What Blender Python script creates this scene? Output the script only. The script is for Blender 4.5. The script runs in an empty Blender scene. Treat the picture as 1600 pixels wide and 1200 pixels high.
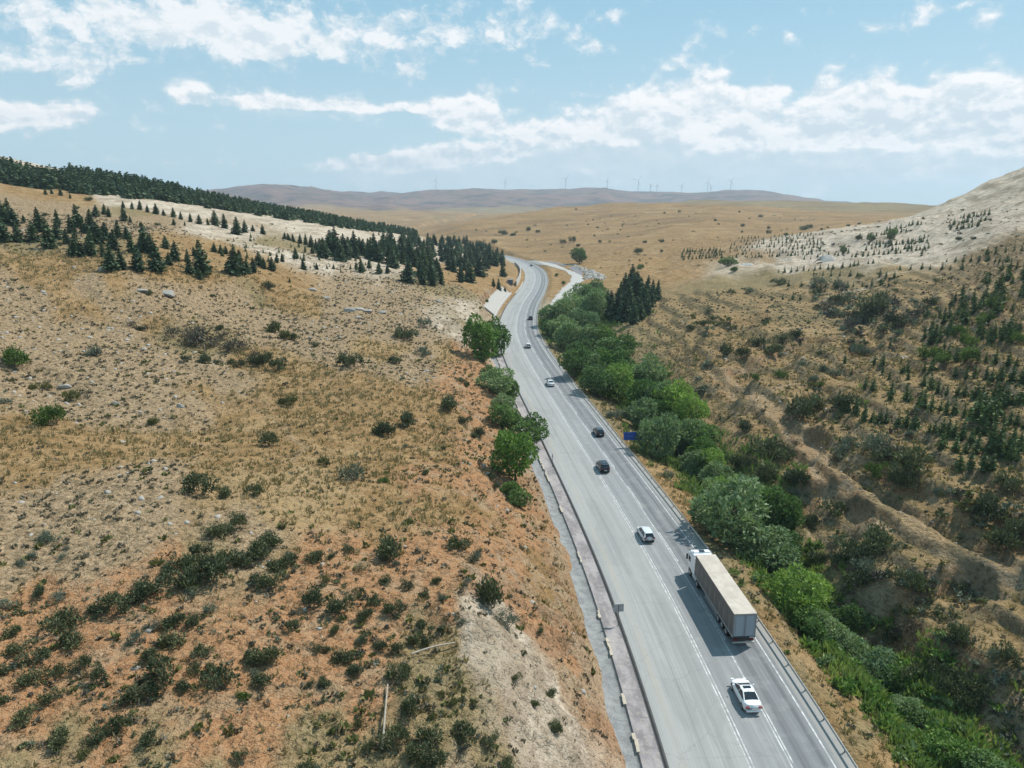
import bpy, bmesh, math, random
import numpy as np
from mathutils import Vector, Matrix

scene = bpy.context.scene
# ------------------------------------------------------------------ camera
PITCH = math.radians(14.0); CAMH = 47.0; FPX = 1110.0
cam_data = bpy.data.cameras.new("camera"); cam = bpy.data.objects.new("camera", cam_data)
scene.collection.objects.link(cam); scene.camera = cam
cam.location = (0, 0, CAMH); cam.rotation_euler = (math.radians(90) - PITCH, 0, 0)
cam_data.sensor_width = 36.0; cam_data.lens = FPX / 1600 * 36.0
cam_data.clip_start = 0.5; cam_data.clip_end = 60000
# ------------------------------------------------------------------ light
SUN_AZ = math.radians(56); SUN_EL = math.radians(52)      # azimuth from +Y towards +X
sund = bpy.data.lights.new("sun", 'SUN'); sun = bpy.data.objects.new("sun", sund)
scene.collection.objects.link(sun)
sund.energy = 4.95; sund.angle = math.radians(0.53); sund.color = (1.0, 0.955, 0.88)
sv = Vector((math.sin(SUN_AZ) * math.cos(SUN_EL), math.cos(SUN_AZ) * math.cos(SUN_EL), math.sin(SUN_EL)))
sun.rotation_euler = sv.to_track_quat('Z', 'Y').to_euler(); sun.location = (200, 100, 300)
scene.view_settings.view_transform = 'Standard'; scene.view_settings.look = 'None'
scene.view_settings.exposure = 0.17; scene.view_settings.gamma = 1.0
scene.view_settings.use_curve_mapping = False
scene.cycles.use_denoising = True
try:
    scene.cycles.denoiser = 'OPENIMAGEDENOISE'
except Exception:
    pass
scene.cycles.max_bounces = 5; scene.cycles.diffuse_bounces = 2; scene.cycles.glossy_bounces = 2
scene.cycles.transparent_max_bounces = 8; scene.cycles.volume_bounces = 0
scene.cycles.use_adaptive_sampling = True; scene.cycles.adaptive_threshold = 0.02

# ------------------------------------------------------------------ node helper
class N:
    """small wrapper for building node trees"""
    def __init__(s, tree): s.t = tree; s.n = tree.nodes; s.l = tree.links
    def put(s, sock, v):
        if v is None: return
        if isinstance(v, bpy.types.NodeSocket): s.l.new(v, sock)
        elif isinstance(v, bpy.types.Node): s.l.new(v.outputs[0], sock)
        else: sock.default_value = v
    def math(s, op, a, b=None, c=None, clamp=False):
        n = s.n.new('ShaderNodeMath'); n.operation = op; n.use_clamp = clamp
        s.put(n.inputs[0], a)
        if b is not None: s.put(n.inputs[1], b)
        if c is not None: s.put(n.inputs[2], c)
        return n.outputs[0]
    def vec(s, op, a, b=None):
        n = s.n.new('ShaderNodeVectorMath'); n.operation = op
        s.put(n.inputs[0], a)
        if b is not None: s.put(n.inputs[1], b)
        return n.outputs[1] if op in ('LENGTH', 'DOT_PRODUCT', 'DISTANCE') else n.outputs[0]
    def noise(s, vec, scale, detail=3, rough=0.55, out=0, dist=0.0):
        n = s.n.new('ShaderNodeTexNoise'); n.inputs['Scale'].default_value = scale
        n.inputs['Detail'].default_value = detail; n.inputs['Roughness'].default_value = rough
        n.inputs['Distortion'].default_value = dist
        if vec is not None: s.put(n.inputs['Vector'], vec)
        return n.outputs[out]
    def vor(s, vec, scale, feature='F1', out='Distance', rnd=1.0):
        n = s.n.new('ShaderNodeTexVoronoi'); n.feature = feature
        n.inputs['Scale'].default_value = scale; n.inputs['Randomness'].default_value = rnd
        s.put(n.inputs['Vector'], vec); return n.outputs[out]
    def mix(s, f, a, b, blend='MIX'):
        n = s.n.new('ShaderNodeMix'); n.data_type = 'RGBA'; n.blend_type = blend
        s.put(n.inputs[0], f); s.put(n.inputs[6], a); s.put(n.inputs[7], b); return n.outputs[2]
    def ramp(s, v, lo, hi, a=0.0, b=1.0):
        n = s.n.new('ShaderNodeMapRange'); n.interpolation_type = 'SMOOTHSTEP'
        s.put(n.inputs[0], v); s.put(n.inputs[1], lo); s.put(n.inputs[2], hi)
        n.inputs[3].default_value = a; n.inputs[4].default_value = b; return n.outputs[0]
    def sep(s, v):
        n = s.n.new('ShaderNodeSeparateXYZ'); s.put(n.inputs[0], v); return n.outputs
    def comb(s, x, y, z):
        n = s.n.new('ShaderNodeCombineXYZ'); s.put(n.inputs[0], x); s.put(n.inputs[1], y); s.put(n.inputs[2], z)
        return n.outputs[0]
    def attr(s, name, out='Color'):
        n = s.n.new('ShaderNodeAttribute'); n.attribute_name = name; return n.outputs[out]
    def coord(s, out='Object'):
        n = s.n.new('ShaderNodeTexCoord'); return n.outputs[out]

def rgb(r, g, b): return (r, g, b, 1.0)

# ------------------------------------------------------------------ sky with clouds
world = bpy.data.worlds.new("World"); scene.world = world; world.use_nodes = True
wt = world.node_tree; wt.nodes.clear(); w = N(wt)
sky = wt.nodes.new('ShaderNodeTexSky'); sky.sky_type = 'NISHITA'; sky.sun_disc = False
sky.sun_elevation = SUN_EL; sky.sun_rotation = SUN_AZ
sky.altitude = 1100; sky.air_density = 1.15; sky.dust_density = 1.6; sky.ozone_density = 1.6
wd = w.coord('Generated'); wx, wy, wz = w.sep(wd)
waz = w.math('ARCTAN2', wx, wy); wel = w.math('ARCSINE', wz)
cp = w.comb(waz, wel, 0.0)
# domain warp
wn = w.noise(w.vec('MULTIPLY', cp, (1.0, 1.6, 1.0)), 9.0, 5, 0.6, out=1)
cpw = w.vec('ADD', cp, w.vec('MULTIPLY', w.vec('SUBTRACT', wn, (0.5, 0.5, 0.5)), (0.06, 0.03, 0)))
def px_dir(px, py):
    u = (px - 800) / FPX; v = (py - 600) / FPX
    x, y, z = u, math.cos(PITCH) - v * math.sin(PITCH), -math.sin(PITCH) - v * math.cos(PITCH)
    L = math.sqrt(x * x + y * y + z * z); return math.atan2(x, y), math.asin(z / L)
def blob_sum(blobs, flat=0.0):
    tot = None
    for (px, py, rx, ry, wgt) in blobs:
        a, e = px_dir(px, py)
        d = w.vec('MULTIPLY', w.vec('SUBTRACT', cpw, (a, e, 0)), (FPX / rx, FPX / ry, 0))
        if flat:
            dx_, dy_, _z = w.sep(d); dy_ = w.math('ADD', dy_, w.math('MULTIPLY', w.math('MINIMUM', dy_, 0.0), flat)); d = w.comb(dx_, dy_, 0.0)
        r2 = w.vec('DOT_PRODUCT', d, d)
        g = w.math('MULTIPLY', w.math('EXPONENT', w.math('MULTIPLY', r2, -1.15)), wgt)
        tot = g if tot is None else w.math('MAXIMUM', tot, g) if False else w.math('ADD', tot, g)
    return tot
soft = [(1080, 238, 330, 42, .75), (1480, 238, 260, 46, .85), (820, 255, 150, 36, .6), (640, 268, 160, 24, .6), (460, 178, 90, 16, .5), (800, 290, 600, 26, .35), (350, 60, 230, 40, .25)]
cumulus = [(725, 182, 62, 40, 1.2), (640, 170, 100, 16, .6), (1060, 170, 85, 42, 1.2), (960, 188, 85, 32, 1.0), (1170, 195, 60, 28, .9), (830, 205, 90, 18, .6),
           (1300, 178, 60, 34, 1.1), (1385, 168, 60, 34, 1.0), (1500, 170, 70, 40, 1.1), (1610, 180, 70, 48, 1.1), (1210, 148, 42, 11, .7), (1140, 148, 22, 9, .6),
           (700, 250, 75, 22, 1.15), (620, 256, 70, 14, .8), (900, 222, 130, 22, .62), (1330, 226, 140, 22, .62), (1130, 232, 120, 18, .5), (1560, 232, 110, 24, .6), (790, 245, 60, 16, .6), (570, 262, 80, 15, .7), (1290, 298, 70, 16, .62), (1000, 215, 90, 24, .5), (1240, 215, 90, 18, .5), (1450, 215, 120, 22, .5),
           (420, 162, 110, 20, .8), (530, 170, 90, 12, .4), (470, 186, 70, 9, .4), (45, 182, 80, 22, 1.0), (15, 172, 60, 20, .5)]
high = [(140, 18, 130, 22, .55), (300, 20, 130, 34, .75), (430, 76, 100, 24, .95), (370, 40, 90, 26, .6), (230, 45, 110, 20, .4), (60, 62, 100, 34, .6), (170, 92, 60, 18, .55), (20, 95, 70, 16, .6),
        (545, 30, 70, 40, .62), (610, 60, 40, 30, .55), (650, 108, 22, 20, .65), (595, 100, 30, 14, .5), (700, 35, 60, 42, .5), (720, 50, 30, 22, .4), (815, 45, 70, 45, .5), (925, 72, 34, 16, .55), (880, 40, 40, 26, .42),
        (1085, 68, 26, 10, .68), (1255, 16, 22, 12, .55), (1390, 38, 34, 10, .45), (1480, 12, 60, 10, .42), (118, 125, 18, 7, .55), (910, 148, 32, 6, .45)]
fn = w.noise(w.vec('MULTIPLY', cp, (1.0, 1.5, 1.0)), 21.0, 9, 0.62)
fn2 = w.noise(w.vec('MULTIPLY', w.vec('ADD', cp, (0.004, 0.008, 0)), (1.0, 1.5, 1.0)), 21.0, 9, 0.62)
def billow(v):
    a_ = w.vor(v, 20.0, 'SMOOTH_F1'); b_ = w.vor(v, 46.0, 'SMOOTH_F1')
    return w.math('ADD', w.math('MULTIPLY', w.math('SUBTRACT', .42, a_), 1.5), w.math('MULTIPLY', w.math('SUBTRACT', .42, b_), .8))
bv = w.vec('MULTIPLY', w.vec('ADD', cp, w.vec('MULTIPLY', w.vec('SUBTRACT', w.noise(cp, 30.0, 4, .6, out=1), (.5, .5, .5)), (.03, .03, 0))), (1.0, 1.35, 1.0))
bil = billow(bv); bil2 = billow(w.vec('ADD', bv, (.003, .011, 0)))
ca = w.math('ADD', w.math('ADD', blob_sum(cumulus, .8), w.math('MULTIPLY', bil, .55)), w.math('MULTIPLY', w.math('SUBTRACT', fn, 0.5), 1.5))
hn = w.noise(w.vec('MULTIPLY', cpw, (1.0, 1.3, 1.0)), 24.0, 9, 0.66)
cb = w.math('ADD', blob_sum(high), w.math('MULTIPLY', w.math('SUBTRACT', hn, 0.5), 3.6))
ma = w.ramp(ca, 0.16, 0.62); mb = w.math('MULTIPLY', w.ramp(cb, 0.24, 1.05), 0.92)
sf = w.math('MULTIPLY', w.ramp(w.math('ADD', blob_sum(soft), w.math('MULTIPLY', w.math('SUBTRACT', fn, .5), .6)), .1, .9), .75)
low = w.ramp(wel, 0.0, 0.075, 0.45, 1.0)          # cloud feet dissolve towards the horizon
ma = w.math('MULTIPLY', ma, low)
mask = w.math('MAXIMUM', w.math('MAXIMUM', ma, mb), sf)
relief = w.math('ADD', w.math('ADD', w.math('MULTIPLY', w.math('SUBTRACT', fn, fn2), 4.5), w.math('MULTIPLY', w.math('SUBTRACT', bil, bil2), 1.3)), 0.62, clamp=True)
base_dark = w.ramp(ca, 0.6, 1.5, 0.0, 0.35)
shade = w.math('SUBTRACT', relief, base_dark, clamp=True)
top = w.ramp(wel, 0.05, 0.17, 0.0, 0.32)
shade = w.math('ADD', shade, top, clamp=True)
shade = w.math('MULTIPLY', shade, w.math('ADD', w.math('MULTIPLY', w.math('MAXIMUM', ma, mb), .75), .25), clamp=True)
ccol = w.mix(shade, rgb(7.0, 8.4, 9.3), rgb(11.5, 11.6, 11.7))
skyc = w.mix(1.0, sky.outputs[0], rgb(0.95, 1.08, 1.06), 'MULTIPLY')
hz = w.ramp(wel, -0.02, 0.30, 0.85, 0.75)
skyc = w.mix(hz, skyc, w.mix(w.ramp(wel, 0.0, 0.34), rgb(6.6, 8.8, 9.9), rgb(3.7, 7.2, 9.3)))
col = w.mix(mask, skyc, ccol)
bg = wt.nodes.new('ShaderNodeBackground'); bg.inputs[1].default_value = 0.078
wt.links.new(col, bg.inputs[0])
wo = wt.nodes.new('ShaderNodeOutputWorld'); wt.links.new(bg.outputs[0], wo.inputs[0])
world.cycles.sampling_method = 'MANUAL'; world.cycles.sample_map_resolution = 512

# ------------------------------------------------------------------ numpy noise
def _h(ix, iy, seed):
    n = (ix.astype(np.int64) * 374761393 + iy.astype(np.int64) * 668265263 + seed * 974711) & 0xffffffff
    n = ((n ^ (n >> 13)) * 1274126177) & 0xffffffff
    return ((n ^ (n >> 16)) & 0xffff) / 65535.0
def vn(x, y, seed=0):
    x0 = np.floor(x); y0 = np.floor(y); fx = x - x0; fy = y - y0
    fx = fx * fx * (3 - 2 * fx); fy = fy * fy * (3 - 2 * fy)
    a = _h(x0, y0, seed); b = _h(x0 + 1, y0, seed); c = _h(x0, y0 + 1, seed); d = _h(x0 + 1, y0 + 1, seed)
    return (a + (b - a) * fx) * (1 - fy) + (c + (d - c) * fx) * fy
def fbm(x, y, seed=0, oct=4, g=0.5):
    s = np.zeros_like(x); a = 1.0; t = 0.0
    for i in range(oct):
        s += a * vn(x * 2 ** i + 17.3 * i, y * 2 ** i - 9.1 * i, seed + i); t += a; a *= g
    return s / t - 0.5
def ridged(x, y, seed=0, oct=4):
    s = np.zeros_like(x); a = 1.0; t = 0.0
    for i in range(oct):
        s += a * (1 - np.abs(2 * vn(x * 2 ** i + 5.7 * i, y * 2 ** i + 3.3 * i, seed + i) - 1)); t += a; a *= .5
    return s / t - 0.5
def sm(x, a, b):
    t = np.clip((x - a) / (b - a), 0, 1); return t * t * (3 - 2 * t)

# ------------------------------------------------------------------ pixel -> ray
CP, SP = math.cos(PITCH), math.sin(PITCH)
def ray(px, py):
    u = (np.asarray(px, float) - 800) / FPX; v = (np.asarray(py, float) - 600) / FPX
    return u, CP - v * SP, -SP - v * CP

# ------------------------------------------------------------------ road centreline (level, z = 0)
cl = [(20.6, -60), (20.8, 20), (20.8, 51.5), (20.55, 61), (20.1, 71.4), (19.35, 84.4), (18.3, 96), (16.4, 115), (14.9, 128), (11.7, 157.9), (8.2, 188.5), (3.9, 232.7),
      (1.7, 268), (2.1, 301.8), (5.2, 353.4), (11.4, 415), (15.6, 480), (15.6, 549), (7.5, 625), (-9.0, 700), (-40, 790), (-90, 890), (-150, 1010), (-195, 1200), (-212, 1400), (-200, 1700), (-140, 2100), (-60, 2600)]
cl = np.array(cl, float)
def resample(pts, n_per=14):
    out = []
    P = np.vstack([2 * pts[0] - pts[1], pts, 2 * pts[-1] - pts[-2]])
    for i in range(1, len(P) - 2):
        p0, p1, p2, p3 = P[i - 1], P[i], P[i + 1], P[i + 2]
        L = max(2, int(np.hypot(*(p2 - p1)[:2]) / 4.0))
        for k in range(L):
            t = k / L
            out.append(0.5 * ((2 * p1) + (-p0 + p2) * t + (2 * p0 - 5 * p1 + 4 * p2 - p3) * t * t + (-p0 + 3 * p1 - 3 * p2 + p3) * t ** 3))
    out.append(pts[-1]); return np.array(out)
CLP = resample(cl)
for _ in range(6): CLP[1:-1] = (CLP[:-2] + 2 * CLP[1:-1] + CLP[2:]) / 4
_tan = np.gradient(CLP, axis=0); _tan /= np.hypot(_tan[:, 0], _tan[:, 1])[:, None]
CLN = np.stack([_tan[:, 1], -_tan[:, 0]], 1)             # right-hand normal
CLS = np.concatenate([[0], np.cumsum(np.hypot(*np.diff(CLP, axis=0).T))])
def road_d(x, y):
    """signed lateral distance (+ = right side) to the centreline, and arc length"""
    sh = x.shape; x = x.ravel(); y = y.ravel()
    best = np.full(x.shape, 1e9); sg = np.ones_like(x); ss = np.zeros_like(x)
    for i in range(len(CLP) - 1):
        a = CLP[i]; d = CLP[i + 1] - a; L = np.hypot(*d)
        near = (np.abs(x - a[0]) < 80 + L) & (np.abs(y - a[1]) < 80 + L)
        if not near.any(): continue
        xx = x[near] - a[0]; yy = y[near] - a[1]
        t = np.clip((xx * d[0] + yy * d[1]) / L ** 2, 0, 1)
        q = np.hypot(xx - t * d[0], yy - t * d[1])
        idx = np.where(near)[0]; m = q < best[idx]; idx = idx[m]
        best[idx] = q[m]; sg[idx] = np.sign((xx * d[1] - yy * d[0]))[m]; ss[idx] = CLS[i] + t[m] * L
    return (np.minimum(best, 1e4) * sg).reshape(sh), ss.reshape(sh)
def road_at(Y):
    i = int(np.argmin(np.abs(CLP[:, 1] - Y))); i = max(0, min(len(CLP) - 2, i))
    return i
def road_pt(Y, d):
    """point on the road at forward distance Y and lateral offset d, plus heading"""
    x = np.interp(Y, CLP[:, 1], CLP[:, 0]); nx = np.interp(Y, CLP[:, 1], CLN[:, 0]); ny = np.interp(Y, CLP[:, 1], CLN[:, 1])
    return x + nx * d, Y + ny * d, math.atan2(ny, nx)

# ------------------------------------------------------------------ terrain
OX, OY = 0.0, -30.0
NT, NR = 860, 1060
TH = np.radians(np.linspace(-72, 72, NT)); R0, R1 = 13.0, 8200.0
RHO = np.linspace(math.log(R0), math.log(R1), NR)
CT = []   # (x, y, z)
def cz(l):
    for px, py, z in l:
        a, b, c = ray(px, py); t = (z - CAMH) / c; CT.append((a * t, b * t, z))
def ctt(l):     # pixel + ray distance
    for px, py, t in l:
        a, b, c = ray(px, py); CT.append((a * t, b * t, CAMH + c * t))
def ch(l):      # azimuth pixel + horizontal distance + height
    for px, t, z in l:
        az = math.atan((px - 800) / FPX); CT.append((math.sin(az) * t, math.cos(az) * t, z))
cz([(0, 1200, 14), (200, 1200, 13.3), (400, 1200, 12.6), (600, 1200, 11.6), (780, 1200, 9.5), (890, 1200, 5),
    (0, 1050, 15), (200, 1050, 14.4), (400, 1050, 13.6), (600, 1050, 12.6), (760, 1050, 10.8), (860, 1080, 6),
    (0, 900, 16.5), (200, 900, 15.8), (400, 900, 14.8), (600, 900, 13.2), (760, 900, 11), (835, 900, 5.5),
    (0, 760, 18.6), (200, 760, 17.4), (400, 760, 15.2), (600, 760, 12.6), (740, 780, 9), (810, 800, 4),
    (0, 655, 19.4), (100, 660, 18.0), (200, 668, 15.6), (300, 660, 14.2), (450, 620, 12.8), (600, 600, 11.4), (700, 600, 9), (750, 640, 6),
    (0, 600, 19.2), (0, 500, 25), (200, 560, 18.2), (200, 500, 22), (400, 520, 16.6), (400, 480, 18.6), (550, 480, 15.6), (680, 500, 11), (738, 530, 6.5), (745, 585, 4.5),
    (0, 420, 33), (200, 425, 31), (400, 430, 26), (550, 440, 19.4), (690, 445, 13), (720, 475, 8.5)])
ctt([(0, 380, 205), (200, 370, 232), (400, 385, 300), (0, 320, 270), (200, 330, 320), (400, 345, 400), (500, 360, 430), (600, 385, 450), (700, 410, 470), (755, 420, 480),
     (640, 385, 560), (700, 390, 620), (740, 395, 670), (0, 285, 350), (150, 292, 395), (300, 318, 430), (450, 343, 480), (560, 360, 520),
     (0, 247, 480), (150, 277, 500), (300, 307, 540), (450, 335, 600), (600, 359, 690), (655, 369, 760),
     (455, 326, 3000), (650, 331, 2500), (600, 346, 1900), (700, 353, 1500), (655, 363.5, 1350),
     (800, 396, 705), (900, 400, 650), (1000, 395, 650), (900, 370, 850), (1000, 360, 900), (900, 340, 1150), (1000, 335, 1100), (1100, 345, 900), (1100, 370, 700), (1200, 342, 1000), (1200, 362, 800), (1300, 347, 900),
     (700, 353, 1150), (800, 335, 1350), (900, 324, 1500), (1000, 320, 1500), (1150, 323, 1400), (1250, 331, 1300), (1350, 338, 1150),
     (1100, 314, 2000), (1250, 317, 2000), (1400, 320, 1900), (1450, 323, 1850), (1560, 328, 1800)])
ch([(0, 900, 60), (150, 900, 45), (300, 900, 28), (450, 950, 18), (600, 1000, 6), (650, 1050, 1), (0, 1500, 30), (300, 1500, 15), (500, 1500, 8),
    (800, 1900, 22), (900, 1900, 32), (1150, 1680, 40), (1300, 1550, 34), (1000, 1750, 42), (1250, 2800, 25), (1450, 2800, 20), (800, 2800, 20), (1600, 2800, 20), (1000, 3000, 25),
    (-300, 60, 18), (-300, 120, 28), (-300, 200, 43), (-300, 350, 68), (-300, 480, 90), (-300, 900, 72), (-1200, 60, 20), (-1200, 150, 34), (-1200, 400, 70), (-1200, 900, 70), (-1200, 2500, 60),
    (1900, 450, 84), (1900, 250, 48), (1900, 150, 22), (1900, 100, 10), (1900, 60, -1), (1900, 800, 90), (2800, 60, 2), (2800, 150, 25), (2800, 400, 85), (2800, 900, 90), (2600, 2500, 60),
    (1600, 800, 58), (1480, 900, 34), (1450, 1200, 32), (1600, 1300, 40),
    (-300, 20, 13), (800, 20, 9), (800, 35, 9.5), (600, 25, 11), (1300, 25, -2), (1300, 40, -3)])
# right side
cz([(1500, 1190, -3.5), (1600, 1200, -2), (1440, 1150, -5), (1590, 1080, -1.5), (1500, 1100, -2), (1500, 1000, 0.5), (1340, 1010, -5), (1235, 885, -5), (1140, 790, -4.5), (1060, 700, -4), (1000, 630, -3.5), (940, 570, -2.5), (900, 515, -1),
    (1430, 1000, -1), (1500, 930, 1.5), (1600, 930, 3), (1400, 870, 1.2), (1300, 850, -1), (1300, 770, 2), (1400, 790, 3.5), (1600, 790, 7), (1450, 720, 7), (1300, 690, 4.4), (1200, 720, 0.5), (1200, 650, 3.6), (1100, 600, 3), (1600, 660, 13),
    (1450, 630, 10.5), (1300, 600, 6.4), (1200, 560, 6.4), (1100, 530, 6), (1050, 470, 7.4), (1600, 560, 17.5), (1450, 545, 12.5), (1300, 520, 8.6), (1200, 480, 10), (1600, 480, 24), (1450, 470, 16.5), (1350, 455, 13.5), (1250, 440, 12.5), (1150, 430, 9),
    (1600, 400, 31.5), (1450, 410, 23), (1300, 400, 18), (1150, 410, 10.5), (1150, 380, 14.5), (1050, 560, 2), (1050, 410, 5.5), (960, 480, 1.5), (960, 440, 2), (960, 415, 3), (1000, 540, 1), (880, 455, 0.5), (890, 425, 1)])
ctt([(1600, 330, 340), (1450, 360, 405), (1450, 332, 560), (1300, 362, 600), (1600, 268, 480), (1540, 291, 500), (1480, 316, 540), (1600, 300, 400), (1520, 342, 400)])
# blue ridge
ctt([(200, 306, 5000), (350, 299.5, 4700), (430, 290, 4500), (500, 301, 4600), (560, 311, 4800), (620, 306, 5000), (680, 300, 5100), (740, 303, 5100), (800, 300.5, 5200), (850, 303.5, 5200), (890, 299.5, 5300), (930, 300, 5300), (1010, 297.5, 5500),
     (1070, 302, 5500), (1130, 300, 5600), (1200, 303, 5500), (1260, 315, 5500), (1320, 323, 5500), (1500, 327, 5500), (0, 312, 5000), (1700, 327, 5500), (-400, 315, 5000)])
ctt([(430, 322, 3600), (560, 324, 3900), (700, 325, 4100), (850, 325, 4200), (1010, 324, 4300), (1150, 323, 4300), (200, 322, 3800)])
ch([(-400, 9000, 60), (200, 9000, 60), (600, 9000, 50), (1000, 9000, 50), (1400, 9000, 40), (2200, 9000, 40), (2200, 5000, 40), (1400, 4000, 25), (2000, 3500, 25)])
CT = np.array(CT)
def tocoord(x, y):
    dx = x - OX; dy = y - OY
    return np.arctan2(dx, dy), np.log(np.maximum(np.hypot(dx, dy), 1.0))
KR = 0.55
ct_t, ct_r = tocoord(CT[:, 0], CT[:, 1]); ct_r = ct_r * KR
def kern(r): return np.where(r > 1e-9, r ** 2 * np.log(r + 1e-12), 0.0) * 0.35 + r * 1.0 * 0 - r * 0.0
def kern(r): return r ** 1.5
n = len(CT)
# scale heights so that far hills and near slopes are both well conditioned
A = kern(np.hypot(ct_t[:, None] - ct_t[None], ct_r[:, None] - ct_r[None])) + np.eye(n) * 1e-5
Pm = np.stack([np.ones(n), ct_t, ct_r], 1)
M = np.block([[A, Pm], [Pm.T, np.zeros((3, 3))]])
sol = np.linalg.solve(M, np.concatenate([CT[:, 2], np.zeros(3)]))
TT, RR = np.meshgrid(TH, RHO)                         # rows = r, cols = theta
rad = np.exp(RR); GX = OX + np.sin(TT) * rad; GY = OY + np.cos(TT) * rad
GZ = sol[n] + sol[n + 1] * TT + sol[n + 2] * RR * KR
for i in range(n):
    GZ += sol[i] * kern(np.hypot(TT - ct_t[i], RR * KR - ct_r[i]))
GD, GS = road_d(GX, GY)
aD = np.abs(GD); farw = sm(rad, 300, 1500)
side = sm(GD, 5, 40)                                   # 1 on the right of the road
rs = np.where(aD < 9e3, side, (GX > 0).astype(float))
# relief
warpx = fbm(GX / 30, GY / 30, 51, 3) * 14; warpy = fbm(GX / 30 + 9, GY / 30, 52, 3) * 14
amp_n = np.exp(-rad / 900.0)
GZ += amp_n * (fbm(GX / 14, GY / 14, 1, 5) * 1.3 + fbm(GX / 2.6, GY / 2.6, 2, 3) * 0.32)
gul = ridged((GX + warpx) / 26, (GY + warpy) / 26, 7, 4)
rmask = sm(GD, 16, 45) * np.where(GX > 20, 1, 0) * sm(rad, 20, 60) * (1 - sm(rad, 600, 900))
GZ += sm(GX, 60, 120) * sm(rad, 260, 380) * (1 - sm(rad, 650, 900)) * ridged((GX - .35 * GY + warpx) / 38, GY / 90, 19, 4) * 9.0 - 1.8 * sm(GX, 60, 120) * sm(rad, 260, 380) * (1 - sm(rad, 650, 900))
GZ += rmask * (gul * 2.6)
GZ += rmask * ridged((GX + warpx * .3) / 6.5, (GY + warpy * .3) / 6.5, 17, 4) * 1.25
rough_l = sm(GX, 15, -15) * (1 - sm(rad, 300, 600)) * sm(rad, 120, 170)
GZ += rough_l * ridged(GX / 16, GY / 9, 27, 4) * 1.6
GZ += farw * (1 - sm(rad, 2600, 3300)) * ridged(GX / 130, GY / 200, 31, 4) * 12.0
bl = sm(rad, 2600, 4200)
GZ += bl * ridged((GX + fbm(GX / 500, GY / 500, 61, 3) * 300) / 480, GY / 900, 41, 5) * 75 - bl * 2
# terraces on the planted right-hand slopes
terr = sm(GX, 40, 58) * sm(rad, 95, 120) * (1 - sm(rad, 330, 420)) * np.clip(0.75 + 1.2 * fbm(GX / 50, GY / 50, 71, 2), 0, 1)
PT = 1.7
tz = GZ / PT + fbm(GX / 60, GY / 60, 72, 2) * 0.3; tf = tz - np.floor(tz)
GZ = GZ + np.clip(terr * 1.5, 0, 1) * PT * .85 * (sm(tf, .66, .94) - tf)
RAV = []
def seg_dist(x, y, pts):
    b = np.full(x.shape, 1e9)
    for i in range(len(pts) - 1):
        a = pts[i]; d = pts[i + 1] - a; L2 = (d ** 2).sum(); t = np.clip(((x - a[0]) * d[0] + (y - a[1]) * d[1]) / L2, 0, 1)
        b = np.minimum(b, np.hypot(x - a[0] - t * d[0], y - a[1] - t * d[1]))
    return b
# road cutting and embankment
jit = fbm(GX / 7, GY / 7, 81, 4) * 3.0
jl = ridged(GX / 5, GS / 2.2, 83, 3) * 1.6
toe = np.where(GS < 330, 11.35, 10.2) - .7 * vn(GS / 3.3, GD * 0, 87) * vn(GS / 11, GD * 0, 88) * (GS < 330)
dl = -GD - toe
cut = np.maximum(dl, 0) * (0.95 + fbm(GX / 22, GY / 22, 84, 2) * 0.5) + sm(dl, 0.3, 3) * (jit * .8 + jl * .9 + ridged(GS / 3.1, dl / 14, 85, 3) * 1.5)
flat_zone = sm(GY, 430, 520) * (1 - sm(GY, 640, 760))
rill = (ridged(GS / 2.6 + dl * .10, dl / 11, 185, 4) * 1.7 + ridged(GS / 8, dl / 9, 186, 3) * 2.2) * sm(dl, .6, 3.5) * (1 - sm(dl, 13, 22)) * (GY < 240)
cliff = np.exp(-((GY - 285) / 52) ** 2)
cut = cut + np.maximum(dl - 2.0, 0) * 1.6 * cliff
zl = np.minimum(GZ + cliff * 1.5, cut) + rill
wl = (GY > 300) & (GY < 400) & (dl > -2)
zl = np.where(wl & (-GD < 15.9), np.minimum(zl, np.maximum((-GD - 10.4) * .79 - .45, -.2)), zl)
zl = np.maximum(zl, np.where(dl > 0, np.minimum(dl * 0.15, GZ + 50), -50)) if False else zl
zl = np.maximum(zl, -0.35 * np.maximum(dl - 3, 0))
dr = GD - 9.4
zr = np.clip(GZ, -0.42 * np.maximum(dr - 0.8, 0) - np.exp(-((dr - 3) / 2.0) ** 2) * 0.0, 0.75 * np.maximum(dr, 0))
rr = np.where(GD < 0, zl, zr)
k = np.where(aD < 70, 1.0 - sm(aD, 50, 70), 0.0)
k = np.where(GS > CLS[-1] - 5, 0, k)
GZ = GZ * (1 - k) + rr * k
onroad = (aD < 12.6)
GZ = np.where(aD < 9.2, -0.12 + 0 * GZ, GZ)
GZ = np.where((GD <= -9.2) & (GD > -toe + .05) & (k > .5), -0.16, GZ)
# gravel side road area kept smooth
sp = np.stack([GX - 40, GY - 470], -1)
fl = np.exp(-((GX - 42) / 26) ** 2 - ((GY - 470) / 75) ** 2) * sm(GD, 9, 16)
GZ = GZ * (1 - np.clip(fl * 1.3, 0, 1)) + 0.35 * np.clip(fl * 1.3, 0, 1)

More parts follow.
